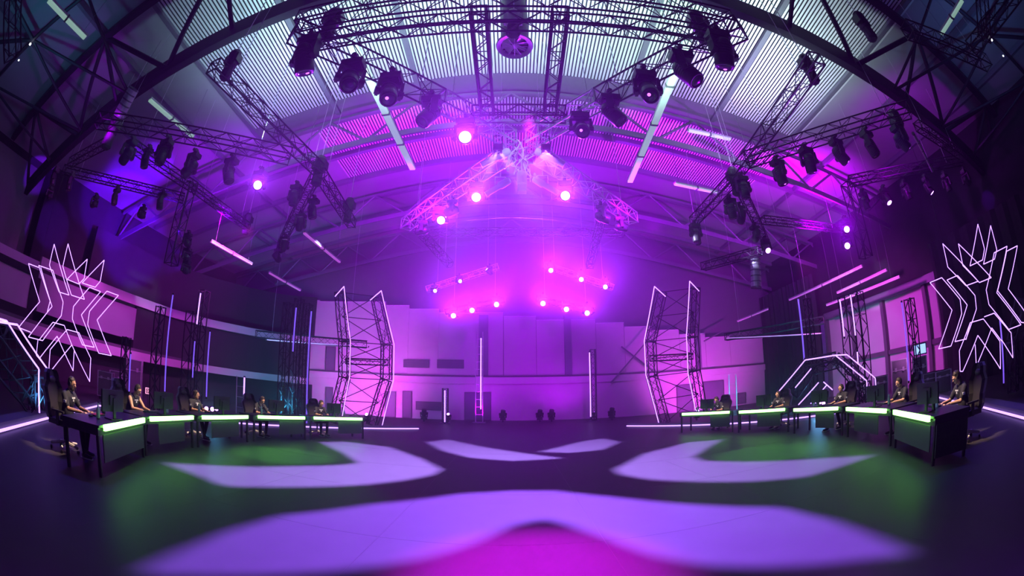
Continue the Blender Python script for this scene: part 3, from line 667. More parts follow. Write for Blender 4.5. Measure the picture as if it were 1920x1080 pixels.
# hanging light columns
def column(px, y0, y1, D, label, wd=.42):
    a = onD(px, y0, D); c = onD(px, y1, D); c.x, c.y = a.x, a.y
    return truss(a, c, wd, label, 'hanging_truss_column', 'hanging light columns')
cl = column(357, 345, 505, 16.2, 'black hanging truss column on the left with three violet beam lights'); cr = column(1588, 345, 492, 16.5, 'black hanging truss column on the right with two dazzling lights')
for px, py, dr, lb in ((347, 455, (-.8, .1, .6), 'top beam light on the left column, ray up left'), (346, 483, (-1, .2, .42), 'middle beam light on the left column, ray left'), (345, 507, (-1, .4, .3), 'lowest beam light on the left column')):
    movinghead(onD(px+3, py, 16.0), dr, 'on', lb, 'beam lights on the left column', .8, (.12, .0, 1), 14000, 30)
for px, py, pw, lb in ((1588, 430, 160, 'upper dazzling light on the right column'), (1589, 461, 60, 'lower dazzling light on the right column')):
    p = onD(px, py, 16.1); movinghead(p, to_cam(p, -.03), 'on', lb, 'dazzling lights on the right column', .9, (.38, .0, 1), pw*15, 54)
for (px, py), dr, lb in (((92, 366), (-.9, .1, .4), 'outermost beam light at far left, faint'), ((176, 383), (-1, .1, .0), 'second beam light at far left, ray to the left'), ((265, 404), (-.85, .1, .25), 'third beam light at far left, brightest of its row'),
        ):
    movinghead(onZ(px, py, 7.3), dr, 'on', lb, 'beam lights at far left', .8, PUR, 1500, 26)
for (px, py), lb in (((272, 300), 'unlit dark spotlight left behind the four left spotlights'), ((130, 345), 'unlit dark spotlight at far left under the row truss'), ((100, 335), 'unlit dark spotlight at the far left end of the row truss'), ((215, 372), 'unlit dark spotlight between the far left beam lights'), ((300, 380), 'unlit dark spotlight next to the left column')):
    movinghead(onZ(px, py, 7.6), (.1, .2, -1), 'off', lb, 'unlit spotlights at far left', .9)
GC = 'moving lights of the left chain'
for (px, py), dr, st, pw, lb in (((552, 370), (0, 0, -1), 'off', 0, 'top unlit light of the left chain'), ((585, 395), (.2, .1, -1), 'off', 0, 'unlit light of the left chain, right of its top'), ((562, 422), (.1, -.1, .9), 'on', 50, 'upper lit light of the left chain, beam upwards'), ((532, 462), (.15, -.1, .9), 'on', 50, 'middle lit light of the left chain, beam upwards'), ((520, 484), (-.6, -.2, .6), 'on', 40, 'lowest lit light of the left chain')):
    movinghead(onZ(px, py, 7.7), dr, st, lb, GC, 1.0, PUR, pw, 30)
for (px, py), dr, st, pw, lb in (((1395, 355), (0, 0, -1), 'off', 0, 'top bulky unlit light of the right chain'), ((1372, 395), (.1, .1, -1), 'off', 0, 'unlit light of the right chain, left of its middle'), ((1390, 408), (.3, -.1, .9), 'on', 50, 'upper lit light of the right chain'), ((1418, 443), (.4, -.1, .9), 'on', 50, 'middle lit light of the right chain'), ((1437, 466), (-.2, -.6, -.5), 'on', 30, 'lowest lit light of the right chain'), ((1305, 440), (0, 0, -1), 'off', 0, 'unlit light on the stub left of the right crossing')):
    movinghead(onZ(px, py, 7.7), dr, st, lb, 'moving lights of the right chain', 1.05, PUR, pw, 30)
# back groups
for k, ((px, py), pw, st) in enumerate((((1033, 507), 150, 'on'), ((1090, 524), 130, 'on'), ((1135, 538), 110, 'on'))):
    p = onY(px, py, 22.8); movinghead(p, to_cam(p), st, ('left', 'middle', 'right')[k]+' light of the upper back trio, right of centre', 'upper back trio of lights', 1.0, (.37, .015, 1), pw*18, 54)
for k, ((px, py), pw) in enumerate((((814, 546), 25), ((861, 528), 25), ((918, 510), 60))):
    p = onY(px, py, 22.8); movinghead(p, (to_cam(p, .25, .1) if k < 2 else Vector((-.7, -.4, .6))), 'on', ('left', 'middle', 'right')[k]+' small light of the upper back trio, left of centre', 'small upper back lights', .8, (.37, .015, 1), pw*18, 54)
for k, ((px, py), pw) in enumerate((((850, 592), 230), ((885, 582), 150), ((931, 571), 180), ((1018, 569), 260), ((1062, 580), 160), ((1101, 587), 170))):
    p = onY(px, py, 23.7); movinghead(p, to_cam(p), 'on', ('outer left', 'middle left', 'inner left', 'inner right', 'middle right', 'outer right')[k]+' one of the six dazzling lights lowest over the back wall', 'six low dazzling back lights', 1.1, (.38, .012, 1), pw*22, 54)
# loudspeaker-like dark cylinder and floor uplights near the back wall
for px, py, D, lb, st in ((943, 787, 26.5, 'dark floor light by the dark double door', 'off'), (1012, 787, 26.5, 'dark floor light in the middle of the back wall, left of its pair', 'off'), (1034, 787, 26.5, 'dark floor light in the middle of the back wall, right of its pair', 'off'), (1147, 789, 26, 'dark floor light near the right bent tower', 'off'),
        (795, 787, 26, 'dark floor light left of the short upright light tube', 'off'), (841, 793, 24, 'small white-lit floor light beside the short upright light tube', 'on'), (1114, 788, 25, 'small lit floor light at the foot of the tall tube', 'dim'), (689, 797, 20.5, 'bright pink floor light inside the left bent tower', 'on'), (1306, 787, 20, 'dazzling pink floor light under the first right desk bar', 'on')):
    p = onD(px, py, D); p.z = .5
    movinghead(p, (0, -.8, .5) if st != 'off' else (.1, -.3, 1), st, lb, 'floor lights along the back', .9 if st == 'off' else .6, PINK, 0 if st == 'off' else 25, 50, above=True)
for px, py, D, lb in ((543, 766, 17, 'left one'), (549, 766, 17, 'middle one'), (556, 766, 17, 'right one')): pass
for k, (px, py) in enumerate(((386, 766), (397, 767), (405, 766))):
    p = onD(px, py, 19); movinghead(p, to_cam(p, .2), 'on', ('left', 'middle', 'right')[k]+' cyan floor blinder behind the third left player', 'cyan floor lights on the left', .7, (.1, .6, 1), 30, 90, above=True)
for k, (px, py) in enumerate(((1530, 752), (1538, 754), (1545, 756))):
    p = onD(px, py, 18); movinghead(p, to_cam(p, -.2), 'on', ('left', 'middle', 'right')[k]+' cyan floor blinder inside the hexagonal gate', 'cyan floor lights on the right', .6, (.1, .5, .9), 25, 90, above=True)
spot((-9.4, 4.2, .4), (-10.8, 3.6, 2), (.08, .4, .8), 120, 120, .8, .1)
spot((-10.5, 17, .6), (-12, 24, 3), (.05, .5, .8), 2600, 120, .8, .2); spot((11, 15, .6), (15, 20, 3), (.05, .45, .6), 1300, 120, .8, .2)
# ------------------------------------------------------------------ light tubes and ground-standing towers
def lighttube(p, q, label, group='thin upright light tubes', r=.03, m=M_tube, stand=False):
    p = Vector(p); q = Vector(q)
    if p.z > q.z: p, q = q, p
    t = thing('light_tube', label, 'light tube', p, 0, group); d = q-p
    MB().tube((0, 0, 0), d, r, 8).build('tube', m, t)
    MB().tube(-d.normalized()*.06, d.normalized()*.02, r*1.4, 8).build('end_cap', M_black, t); MB().tube(d, d+d.normalized()*.06, r*1.4, 8).build('end_cap', M_black, t)
    return t
def tube_px(a, c, D, label, m=M_tube, r=.03, **k):
    p = onD(*a, D); q = onD(*c, D)
    if p.z > q.z: p, q = q, p
    q.x, q.y = p.x, p.y
    p.z = max(p.z, .02)
    return lighttube(p, q, label, m=m, r=r, **k)
def tower(px, ytop, D, wd, label, m=M_truss, flat=False, group='upright truss towers around the stage', py=770):
    a = onD(px, ytop, D); b_ = Vector((a.x, a.y, .06))
    t = truss(b_, a, wd, label, 'truss_tower', group, m, flat=flat, cat='truss tower')
    bp = MB().box(-.05, -wd*.9, -wd*.9, 0, wd*.9, wd*.9).build('base_plate', M_steel2, t); return t
TOW = [(238, 632, 16, .26, 'slim black tower right behind the second left player'), (302, 575, 16.5, .3, 'slim black tower left of the first tall left tube'),
       (362, 585, 17.5, .42, 'box tower with an open top crate, behind the third left player'), (384, 545, 17.8, .36, 'taller box tower just right of the open crate one'),
       (541, 568, 20, .36, 'left one of the big dark tower cluster behind the fourth left player'), (562, 560, 20.3, .36, 'middle one of the big dark tower cluster'), (578, 570, 20, .36, 'right one of the big dark tower cluster'),
       (1583, 555, 17, .42, 'left one of the tall towers above the hexagonal gate'), (1606, 548, 17.5, .4, 'right one of the tall towers above the hexagonal gate'), (1704, 560, 15.5, .3, 'slim tower in front of the flight cases'),
       (1512, 560, 19, .26, 'dim slim tower behind the hexagonal gate'), (835, 728, 24.5, .3, 'short tower with an upright tube, left of the dark double door'), (1111, 655, 25.5, .3, 'slim tower with the tall tube at the centre right')]
for px, yt, D, wd, lb in TOW: tower(px, yt, D, wd, lb)
tower(451, 705, 19, .42, 'pale flat ladder tower between third and fourth left players', M_alu, True)
tower(899, 622, 25.5, .42, 'flat ladder tower in front of the dark double door', M_alu, True)
tower(1373, 702, 23, .45, 'short flat ladder tower behind the fifth right player', M_alu, True)
for a, c, D, lb, m in (((324, 553), (309, 735), 16, 'tall violet tube behind the second left player', M_tubep), ((377, 550), (369, 609), 17.2, 'upper tube on the box tower pair, left', M_tube), ((393, 622), (387, 745), 17, 'violet tube on the right side of the box tower pair', M_tubep),
        ((366, 640), (361, 709), 17.1, 'pale tube on the open crate tower', M_tubep), ((246, 664), (242, 735), 15.6, 'violet tube on the slim tower right behind the second left player', M_tubep),
        ((460, 708), (457, 774), 18.8, 'bright tube on the pale flat ladder tower', M_tube), ((555, 577), (549, 660), 19.5, 'tall violet tube on the left of the big dark cluster', M_tubep), ((586, 584), (575, 795), 19.4, 'longest violet tube, on the right of the big dark cluster', M_tubep),
        ((834, 732), (834, 792), 24.2, 'short bright tube on the short tower by the low vent', M_tube), ((903.5, 634), (901.5, 768), 25.1, 'tall bright tube on the ladder before the dark double door', M_tube), ((1106, 661), (1107.5, 782), 25.1, 'tall bright tube on the slim tower at the centre right', M_tube),
        ((1501, 560), (1508, 675), 18, 'tall violet tube rising behind the hexagonal gate', M_tubep), ((1573, 562), (1583, 632), 16.7, 'left bright tube on the tall right towers', M_tube), ((1594, 553), (1604, 630), 16.7, 'middle bright tube on the tall right towers', M_tube), ((1607, 660), (1609, 684), 16.7, 'short tube low on the tall right towers', M_tube),
        ((1695.5, 566), (1704, 715), 15.2, 'tall violet tube on the slim tower before the flight cases', M_tubep), ((1876, 600), (1882, 720), 12.5, 'violet tube behind the right hanging star', M_tubep)):
    tube_px(a, c, D, lb, m, r=.026 if D < 18 else .035)
lighttube(onD(1362, 634, 23.8), onD(1540, 625, 22.6), 'pink tube lying under the level truss in the back right corner', group=None, m=M_batp)
lighttube(onD(500, 637, 23.4), onD(690, 650, 23.4), 'pink tube lying under the level truss over the balcony end', group=None, m=M_batp)
# top crate on the tower
# ------------------------------------------------------------------ bent gate towers with light outlines
def bent(pts, wd, parent, m=M_truss):
    for a, c in zip(pts[:-1], pts[1:]): truss(a, c, wd, '', 'truss_section', None, m, .028, .014, None, 'x', False, parent)
def gate(name, label, cat, legs, leds, crosses, D, wd, m=M_truss, group=None, braces=True, r=.022, Ds=None):
    base = onD(*legs[0][-1], D); t = thing(name, label, cat, (base.x, base.y, 0), 0, group); off = Vector((base.x, base.y, 0))
    P = [[onD(x, y, D)-off for x, y in L] for L in legs]
    for L in P:
        L[-1].z = max(L[-1].z, .05); bent(L, wd, t, m)
    for (a, c) in crosses:
        truss(onD(*a, D)-off, onD(*c, D)-off, wd*.6, '', 'truss_section', None, m, .024, .012, None, 'x', False, t)
    if braces and len(P) > 1:
        b = MB()
        for s in range(len(P[0])-1):
            for u in (0, .5):
                a0 = P[0][s].lerp(P[0][s+1], u); a1 = P[0][s].lerp(P[0][s+1], u+.5); c0 = P[1][s].lerp(P[1][s+1], u); c1 = P[1][s].lerp(P[1][s+1], u+.5)
                b.tube(a0, c1, .02, 5); b.tube(a1, c0, .02, 5); b.tube(a0, c0, .02, 5)
        b.build('cross_brace', m, t)
    for L in leds:
        b = MB(); pts = [onD(x, y, (D if Ds is None else Ds)-.35)-off for x, y in L]
        for p in pts: p.z = max(p.z, .04)
        b.poly(pts, r, 6); b.build('light_outline', M_tube, t)
    return t
gate('bent_tower', 'bent truss tower pair outlined with light, left of the back wall centre', 'truss tower', [[(638, 548), (646, 640), (646, 708), (625, 800)], [(705, 556), (725, 646), (724, 712), (697, 800)]],
     [[(645, 537), (657, 639), (656, 705), (639, 802)], [(715, 545), (739, 646), (738, 712), (716, 804)], [(645, 537), (628, 556)], [(715, 545), (694, 563)]], [((648, 677), (728, 680))], 20.6, .44, group='pair of bent towers')
gate('bent_tower', 'bent truss tower pair outlined with light, right of the back wall centre', 'truss tower', [[(1240, 548), (1219, 640), (1222, 706), (1246, 797)], [(1302, 540), (1298, 632), (1302, 696), (1316, 780)]],
     [[(1227, 537), (1208, 639), (1211, 703), (1236, 797)], [(1293, 527), (1287, 630), (1290, 700), (1305, 775)], [(1227, 537), (1248, 556)], [(1293, 527), (1311, 546)]], [((1218, 672), (1300, 668))], 20.6, .44, group='pair of bent towers')
gate('hexagonal_gate', 'small hexagonal truss gate outlined with light, behind the right desks', 'gate', [[(1464, 735), (1509, 680), (1568, 668), (1622, 716), (1626, 752)], [(1490, 742), (1524, 694), (1572, 682), (1606, 722), (1612, 754)]],
     [[(1458, 745), (1461, 733), (1508, 677), (1510, 675), (1566, 666), (1625, 714), (1626, 752)], [(1566, 666), (1588, 665), (1641, 709), (1644, 752)], [(1491, 727), (1521, 691)], [(1497, 759), (1535, 717)], [(1520, 757), (1551, 721)], [(1544, 716), (1561, 731)]],
     [], 16.5, .3, m=M_steel)
gate('hexagonal_gate', 'truss gate outlined with light at the far left edge, sloping down to the stage', 'gate', [[(-60, 560), (10, 625), (70, 705), (72, 768)], [(-60, 640), (-10, 680), (45, 745), (62, 770)]],
     [[(-20, 592), (13, 602), (73, 692), (74, 774)], [(-20, 600), (33, 609), (89, 692), (90, 742)]], [], 10.6, .3, m=M_steel, r=.022)
gate('hexagonal_gate', 'dark truss gate leg at the far right edge behind the star', 'gate', [[(1912, 560), (1896, 640), (1900, 735)], [(1940, 560), (1925, 640), (1928, 740)]], [], [], 12.5, .3, m=M_steel)
# ------------------------------------------------------------------ hanging star outlines
def star(label, D0, az, shapes, conv, grp):
    p0 = Vector((D0*sin(radians(az)), D0*cos(radians(az)), 3)); n = Vector((p0.x*1.0, p0.y-6, 0)).normalized()
    if grp == 'L': n = Vector((-.80, .35, 0)).normalized()
    else: n = Vector((.80, .35, 0)).normalized()
    t = thing('star_outline', label, 'light sculpture', p0, 0, 'hanging star outlines')
    for pts, closed in shapes:
        P = [onP(*conv(x, y), p0, n)-p0 for x, y in pts]
        MB().poly(P, .011, 6, closed).build('light_tube', M_tube, t)
    P = [onP(*conv(*shapes[0][0][0]), p0, n)-p0]
    w_ = MB(); zt = 5.0
    for q in P: w_.tube(q, q+Vector((0, 0, zt-q.z)), .006, 4)
    c0 = Vector((0, 0, 2.0)); w_.build('hanging_wire', M_black, t); return t
LS = [([(245, 275), (180, 250), (252, 492), (118, 655), (195, 685)], 0), ([(245, 262), (335, 293), (400, 495), (388, 580), (270, 738), (180, 715), (330, 522)], 1), ([(258, 275), (318, 485), (300, 555)], 0),
      ([(343, 127), (437, 450), (374, 430), (313, 260)], 1), ([(431, 125), (535, 477), (452, 450), (398, 268)], 1), ([(553, 222), (425, 350), (500, 380), (533, 345)], 1), ([(660, 228), (520, 373), (603, 400), (635, 362)], 1),
      ([(568, 400), (637, 428), (515, 575), (597, 780), (522, 765), (458, 600), (465, 522)], 1), ([(677, 425), (750, 452), (615, 607), (705, 833), (625, 817), (555, 635), (567, 552)], 1),
      ([(247, 735), (335, 622), (407, 642), (455, 765)], 0), ([(240, 735), (230, 830), (302, 915)], 0), ([(250, 850), (362, 710), (463, 930), (470, 800)], 0), ([(425, 668), (500, 688), (575, 850), (568, 998), (455, 765), (308, 950), (318, 795)], 1)]
RS = [([(228, 192), (452, 430), (375, 458), (260, 340)], 1), ([(327, 193), (535, 407), (460, 438), (355, 330)], 1), ([(450, 68), (492, 225), (480, 295), (400, 333)], 1), ([(531, 77), (570, 230), (556, 290), (486, 322)], 1),
      ([(147, 438), (222, 407), (338, 545), (348, 635), (280, 840), (202, 858), (287, 612)], 1), ([(255, 422), (322, 393), (432, 520), (441, 605), (375, 795), (305, 812), (383, 580)], 1),
      ([(553, 250), (635, 208), (570, 503), (723, 705), (645, 735), (520, 577), (503, 485)], 1), ([(632, 240), (700, 205), (642, 478), (800, 700), (725, 690), (575, 490)], 1),
      ([(402, 692), (485, 668), (590, 810), (593, 985), (450, 772), (355, 1000), (338, 1000), (333, 870)], 1), ([(433, 830), (440, 970), (538, 725), (600, 808)], 0), ([(490, 655), (553, 632), (645, 740), (660, 755), (672, 915), (600, 800)], 0), ([(402, 692), (375, 800)], 0)]
star('thin white light outline of a spiky star hanging at the left edge', 12.2, -60, LS, lambda x, y: (x/3.377, 420+y/3.375), 'L')
star('thin white light outline of a spiky star hanging at the right edge', 12.2, 62, RS, lambda x, y: (1700+x/3.373, 400+y/3.375), 'R')
# ------------------------------------------------------------------ desks, chairs, screens, players
def chair_protos():
    r = {}
    r['seat'] = MB().prism([(-.25, -.24, .44), (.25, -.24, .44), (.28, .26, .44), (-.28, .26, .44)], (0, 0, .09)).mesh('seat', M_chair)
    b = MB()   # backrest: shaped shell of stacked slices
    prof = [(.20, .50), (.25, .60), (.23, .76), (.27, .92), (.28, 1.0), (.19, 1.1), (.17, 1.22), (.11, 1.28)]
    for k in range(len(prof)-1):
        (w0, z0), (w1, z1) = prof[k], prof[k+1]; y0 = -.24-(z0-.5)*.16; y1 = -.24-(z1-.5)*.16
        v = [Vector(p) for p in ((-w0, y0, z0), (w0, y0, z0), (w0, y0-.07, z0), (-w0, y0-.07, z0), (-w1, y1, z1), (w1, y1, z1), (w1, y1-.07, z1), (-w1, y1-.07, z1))]
        b.m = 0; b.add(v, [(0, 1, 5, 4)]); b.m = 1; b.add(v, [(3, 7, 6, 2), (0, 4, 7, 3), (1, 2, 6, 5)])
        b.m = 0
        for s in (-1, 1):
            b.prism([(s*w0, y0, z0), (s*(w0-.05), y0, z0), (s*(w0+.0), y0+.09, z0)], (s*(w1-w0), y1-y0, z1-z0))
    b.add([(-.11, -.365, 1.28), (.11, -.365, 1.28), (.11, -.435, 1.28), (-.11, -.435, 1.28)], [(0, 1, 2, 3)])
    r['backrest'] = b.mesh('backrest', [M_chair, M_chairside])
    r['headrest'] = MB().ball((0, -.31, 1.12), .12, .04, .06).mesh('head_cushion', M_chair, True)
    for s, nm in ((-1, 'armL'), (1, 'armR')):
        r[nm] = MB().box(s*.3-.04, -.1, .66, s*.3+.04, .2, .69).box(s*.3-.02, .0, .46, s*.3+.02, .06, .66).box(min(s*.2, s*.31), .0, .44, max(s*.2, s*.31), .06, .46).mesh('armrest', M_black)
    r['column'] = MB().tube((0, 0, .12), (0, 0, .44), .03, 10).lathe([(.1, .4), (.12, .44)], 10).mesh('gas_lift', M_black)
    b = MB()
    for k in range(5):
        a = k*2*pi/5+.3; b.tube((0, 0, .15), (.32*cos(a), .32*sin(a), .1), .032, 6, .022)
    b.lathe([(.05, .1), (.05, .18)], 10); r['base'] = b.mesh('star_base', M_white)
    r['wheel'] = MB().tube((-.02, 0, .03), (.02, 0, .03), .03, 10).mesh('caster', M_black)
    return r
CH = chair_protos()
def chair(loc, rz, label):
    t = thing('gaming_chair', label, 'chair', loc, rz, 'high-backed gaming chairs')
    for nm, n2 in (('seat', 'seat'), ('backrest', 'backrest'), ('headrest', 'head_cushion'), ('armL', 'armrest'), ('armR', 'armrest'), ('column', 'gas_lift'), ('base', 'star_base')): place(CH[nm], n2, t)
    for k in range(5):
        a = k*2*pi/5+.3; place(CH['wheel'], 'caster', t, (.32*cos(a), .32*sin(a), 0), (0, 0, a))
    return t
def baked(mb, name, m, vox, parent, smooth_it=2):
    o = bpy.data.objects.new(name, mb.mesh(name, m)); COL.objects.link(o)
    md = o.modifiers.new('r', 'REMESH'); md.mode = 'VOXEL'; md.voxel_size = vox; md.use_smooth_shade = True
    sm = o.modifiers.new('s', 'SMOOTH'); sm.factor = .5; sm.iterations = smooth_it
    dg = bpy.context.evaluated_depsgraph_get(); me = bpy.data.meshes.new_from_object(o.evaluated_get(dg))
    for p in me.polygons: p.use_smooth = True
    bpy.data.objects.remove(o); me.materials.clear(); me.materials.append(m)
    return place(me, name, parent)
def limb(b, pts):      # pts: (point, radius) chain of tapered capsules
    for (p, r), (q, r2) in zip(pts[:-1], pts[1:]): b.tube(p, q, r, 12, r2); b.ball(p, r, n=12, m=8)
    b.ball(pts[-1][0], pts[-1][1], n=12, m=8)
def person(loc, rz, label, lean=.1, turn=0, nod=.25, skin=M_skin, cap=False, beard=False, armspread=.0, longhair=False, sleeveless=False, foot=0, bodyheight=.95, detail=True):
    t = thing('person', label, 'person', loc, rz); t.scale = (bodyheight,)*3
    V = Vector
    hip = V((0, -.05, .56)); ch = V((0, -.05+.35*lean+.02, .93)); nk = V((0, -.03+.6*lean, 1.07))
    hd = nk+V((0, .03+.12*nod, .13))
    RH = Matrix.Translation(hd) @ Matrix.Rotation(turn, 4, 'Z') @ Matrix.Rotation(-nod, 4, 'X')
    def arms(b, dr, hands=True, upto=1.0):
        for s in (-1, 1):
            sh = V((s*.18, nk.y-.03, 1.0)); el_ = V((s*(.25+armspread), nk.y+.12, .79)); wr = V((s*(.15+armspread*.6), nk.y+.37, .785))
            if upto < 1: el2 = sh.lerp(el_, upto); limb(b, [(sh, .062+dr), (el2, .052+dr)]); continue
            limb(b, [(sh, .056+dr), (sh.lerp(el_, .5), .048+dr), (el_, .039+dr), (el_.lerp(wr, .35), .038+dr), (wr, .026+dr)])
            if hands:
                d = (V((s*.12, wr.y+.2, .765))-wr).normalized(); sd = V((1, 0, 0)); pm = wr+d*.05
                M = Matrix.Translation(pm)
                b.ball(pm, .042, .05, .018, 10, 6); b.ball(wr+d*.02, .03, .035, .02, 8, 6)
                for k, (ox, ln) in enumerate(((-.03, .058), (-.011, .07), (.01, .066), (.03, .05))):
                    p0 = pm+V((ox, .035, .004)); p1 = p0+V((ox*.15, ln*.5, .012)); p2 = p1+V((ox*.1, ln*.45, -.016))
                    limb(b, [(p0, .0095), (p1, .0088), (p2, .0075)])
                th = pm+V((-s*.035, -.01, 0)); limb(b, [(th, .012), (th+V((-s*.03, .03, -.002)), .0095), (th+V((-s*.034, .055, -.008)), .008)])
    def legs(b, dr, feet=True):
        for s in (-1, 1):
            h = V((s*.09, 0, .54)); k = V((s*(.14), .42, .53)); a = V((s*.13, .38+(foot*.2 if s > 0 else -foot*.1), .09))
            limb(b, [(h, .085+dr), (h.lerp(k, .5), .072+dr), (k, .055+dr), (k.lerp(a, .35), .052+dr), (a, .034+dr)])
            if feet: limb(b, [(a, .036), (a+V((0, .04, -.045)), .036), (a+V((0, .14, -.055)), .028)])
    def torso(b, dr):
        limb(b, [(V((-.07, hip.y, hip.z)), .11+dr), (V((.07, hip.y, hip.z)), .11+dr)])
        Mx = None
        b.ball(hip.lerp(ch, .45), .15+dr, .11+dr, .2+dr, 16, 12); b.ball(ch, .175+dr, .115+dr, .17+dr, 16, 12)
        limb(b, [(V((-.15, nk.y-.04, 1.0)), .06+dr), (V((.15, nk.y-.04, 1.0)), .06+dr)])
    b = MB(); torso(b, -.004); arms(b, 0); legs(b, -.006)
    limb(b, [(nk-V((0, .02, .07)), .056), (nk+V((0, .01, .06)), .05)])
    b.ball(hd, .073, .092, .105, 16, 12, RH.to_3x3()); b.ball(RH @ V((0, .03, -.06)), .052, .055, .05, 14, 10, RH.to_3x3())
    b.tube(RH @ V((0, .083, .02)), RH @ V((0, .112, -.025)), .009, 8, .017); b.ball(RH @ V((0, .083, -.062)), .025, .012, .009)
    b.ball(RH @ V((0, .084, .032)), .05, .012, .01); b.ball(RH @ V((0, .07, -.1)), .022, .02, .015)
    for s in (-1, 1): b.ball(RH @ V((s*.075, -.005, -.01)), .012, .02, .03)
    baked(b, 'body', skin, .0085 if detail else .012, t, 2)
    for s in (-1, 1): MB().ball(RH @ V((s*.031, .082, .012)), .012, .008, .008).build('eye', M_black, t, True)
    # clothing
    b = MB(); torso(b, .012)
    if not sleeveless: arms(b, .006, False, .75)
    limb(b, [(nk-V((0, .03, .06)), .062), (nk-V((0, .03, .05)), .062)])
    baked(b, 'jersey', M_jersey, .014, t, 2)
    b = MB(); legs(b, .008, False); limb(b, [(V((-.07, 0, .56)), .118), (V((.07, 0, .56)), .118)]); baked(b, 'trousers', M_trouser, .014, t, 2)
    for s in (-1, 1):
        b = MB(); b2 = MB(); a = V((s*.13, .38+(foot*.2 if s > 0 else -foot*.1), .09))
        limb(b, [(a+V((0, -.02, -.03)), .045), (a+V((0, .08, -.045)), .042), (a+V((0, .16, -.05)), .036)]); b2.box(a.x-.045, a.y-.07, .0, a.x+.045, a.y+.2, .02)
        sh_ = baked(b, 'shoe', M_black, .012, t, 1); b2.build('sole', M_sole, sh_)
    # hair or cap, headset
    b = MB(); R3 = RH.to_3x3()
    b.ball(RH @ V((0, -.02, .03)), .084, .094, .098, 16, 10, R3)
    for k in range(26):
        a = random.uniform(0, 2*pi); rr = random.uniform(.02, .075)
        b.ball(RH @ V((rr*cos(a), -.02+rr*sin(a)*.95, .1+random.uniform(-.01, .015)-rr*.45)), .02, .02, .018, 8, 5)
    if longhair: b.ball(RH @ V((0, -.06, -.08)), .08, .05, .14, 14, 10, R3)
    hb = baked(b, 'hair', M_hair, .011, t, 1)
    # cut the face free: move front-lower hair vertices back inside the skull
    RI = RH.inverted()
    for v in hb.data.vertices:
        q = RI @ v.co
        if q.y > .045 and q.z < .06: q.y = .03; q.x *= .8; v.co = RH @ q
    if beard:
        b = MB(); b.ball(RH @ V((0, .035, -.085)), .056, .055, .035, 14, 8, R3); b.ball(RH @ V((0, .09, -.048)), .026, .01, .007); b.build('beard', M_hair, t, True)
    b = MB(); pts = [RH @ V((.092*cos(a), -.01, .02+.1*sin(a))) for a in [pi*k/12 for k in range(13)]]; b.poly(pts, .011, 6)
    for s in (-1, 1): b.tube(RH @ V((s*.07, -.005, .0)), RH @ V((s*.105, -.005, .0)), .042, 14)
    b.poly([RH @ V((-.09, .0, -.03)), RH @ V((-.08, .07, -.07)), RH @ V((-.04, .11, -.075))], .005, 5)
    b.build('headset', M_black, t)
    # prints on the jersey: chest emblem and sleeve badge
    b = MB(); yb = ch.y+.128
    for x0, x1, z0, z1 in ((-.07, .07, .95, .975), (-.02, .02, .9, .94)): b.box(x0, yb-.03, z0, x1, yb+.004, z1)
    b.build('chest_print', M_print, t)
    if not sleeveless:
        for s in (-1, 1):
            c = V((s*.255, nk.y+.045, .905)); MB().box(c.x-.03, c.y-.03, c.z-.022, c.x+.03, c.y+.03, c.z+.022).build('sleeve_badge', M_print, t)
    return t
PLAYERS = []
LEG = MB().box(-.025, -.025, 0, .025, .025, .71).mesh('leg', M_black)
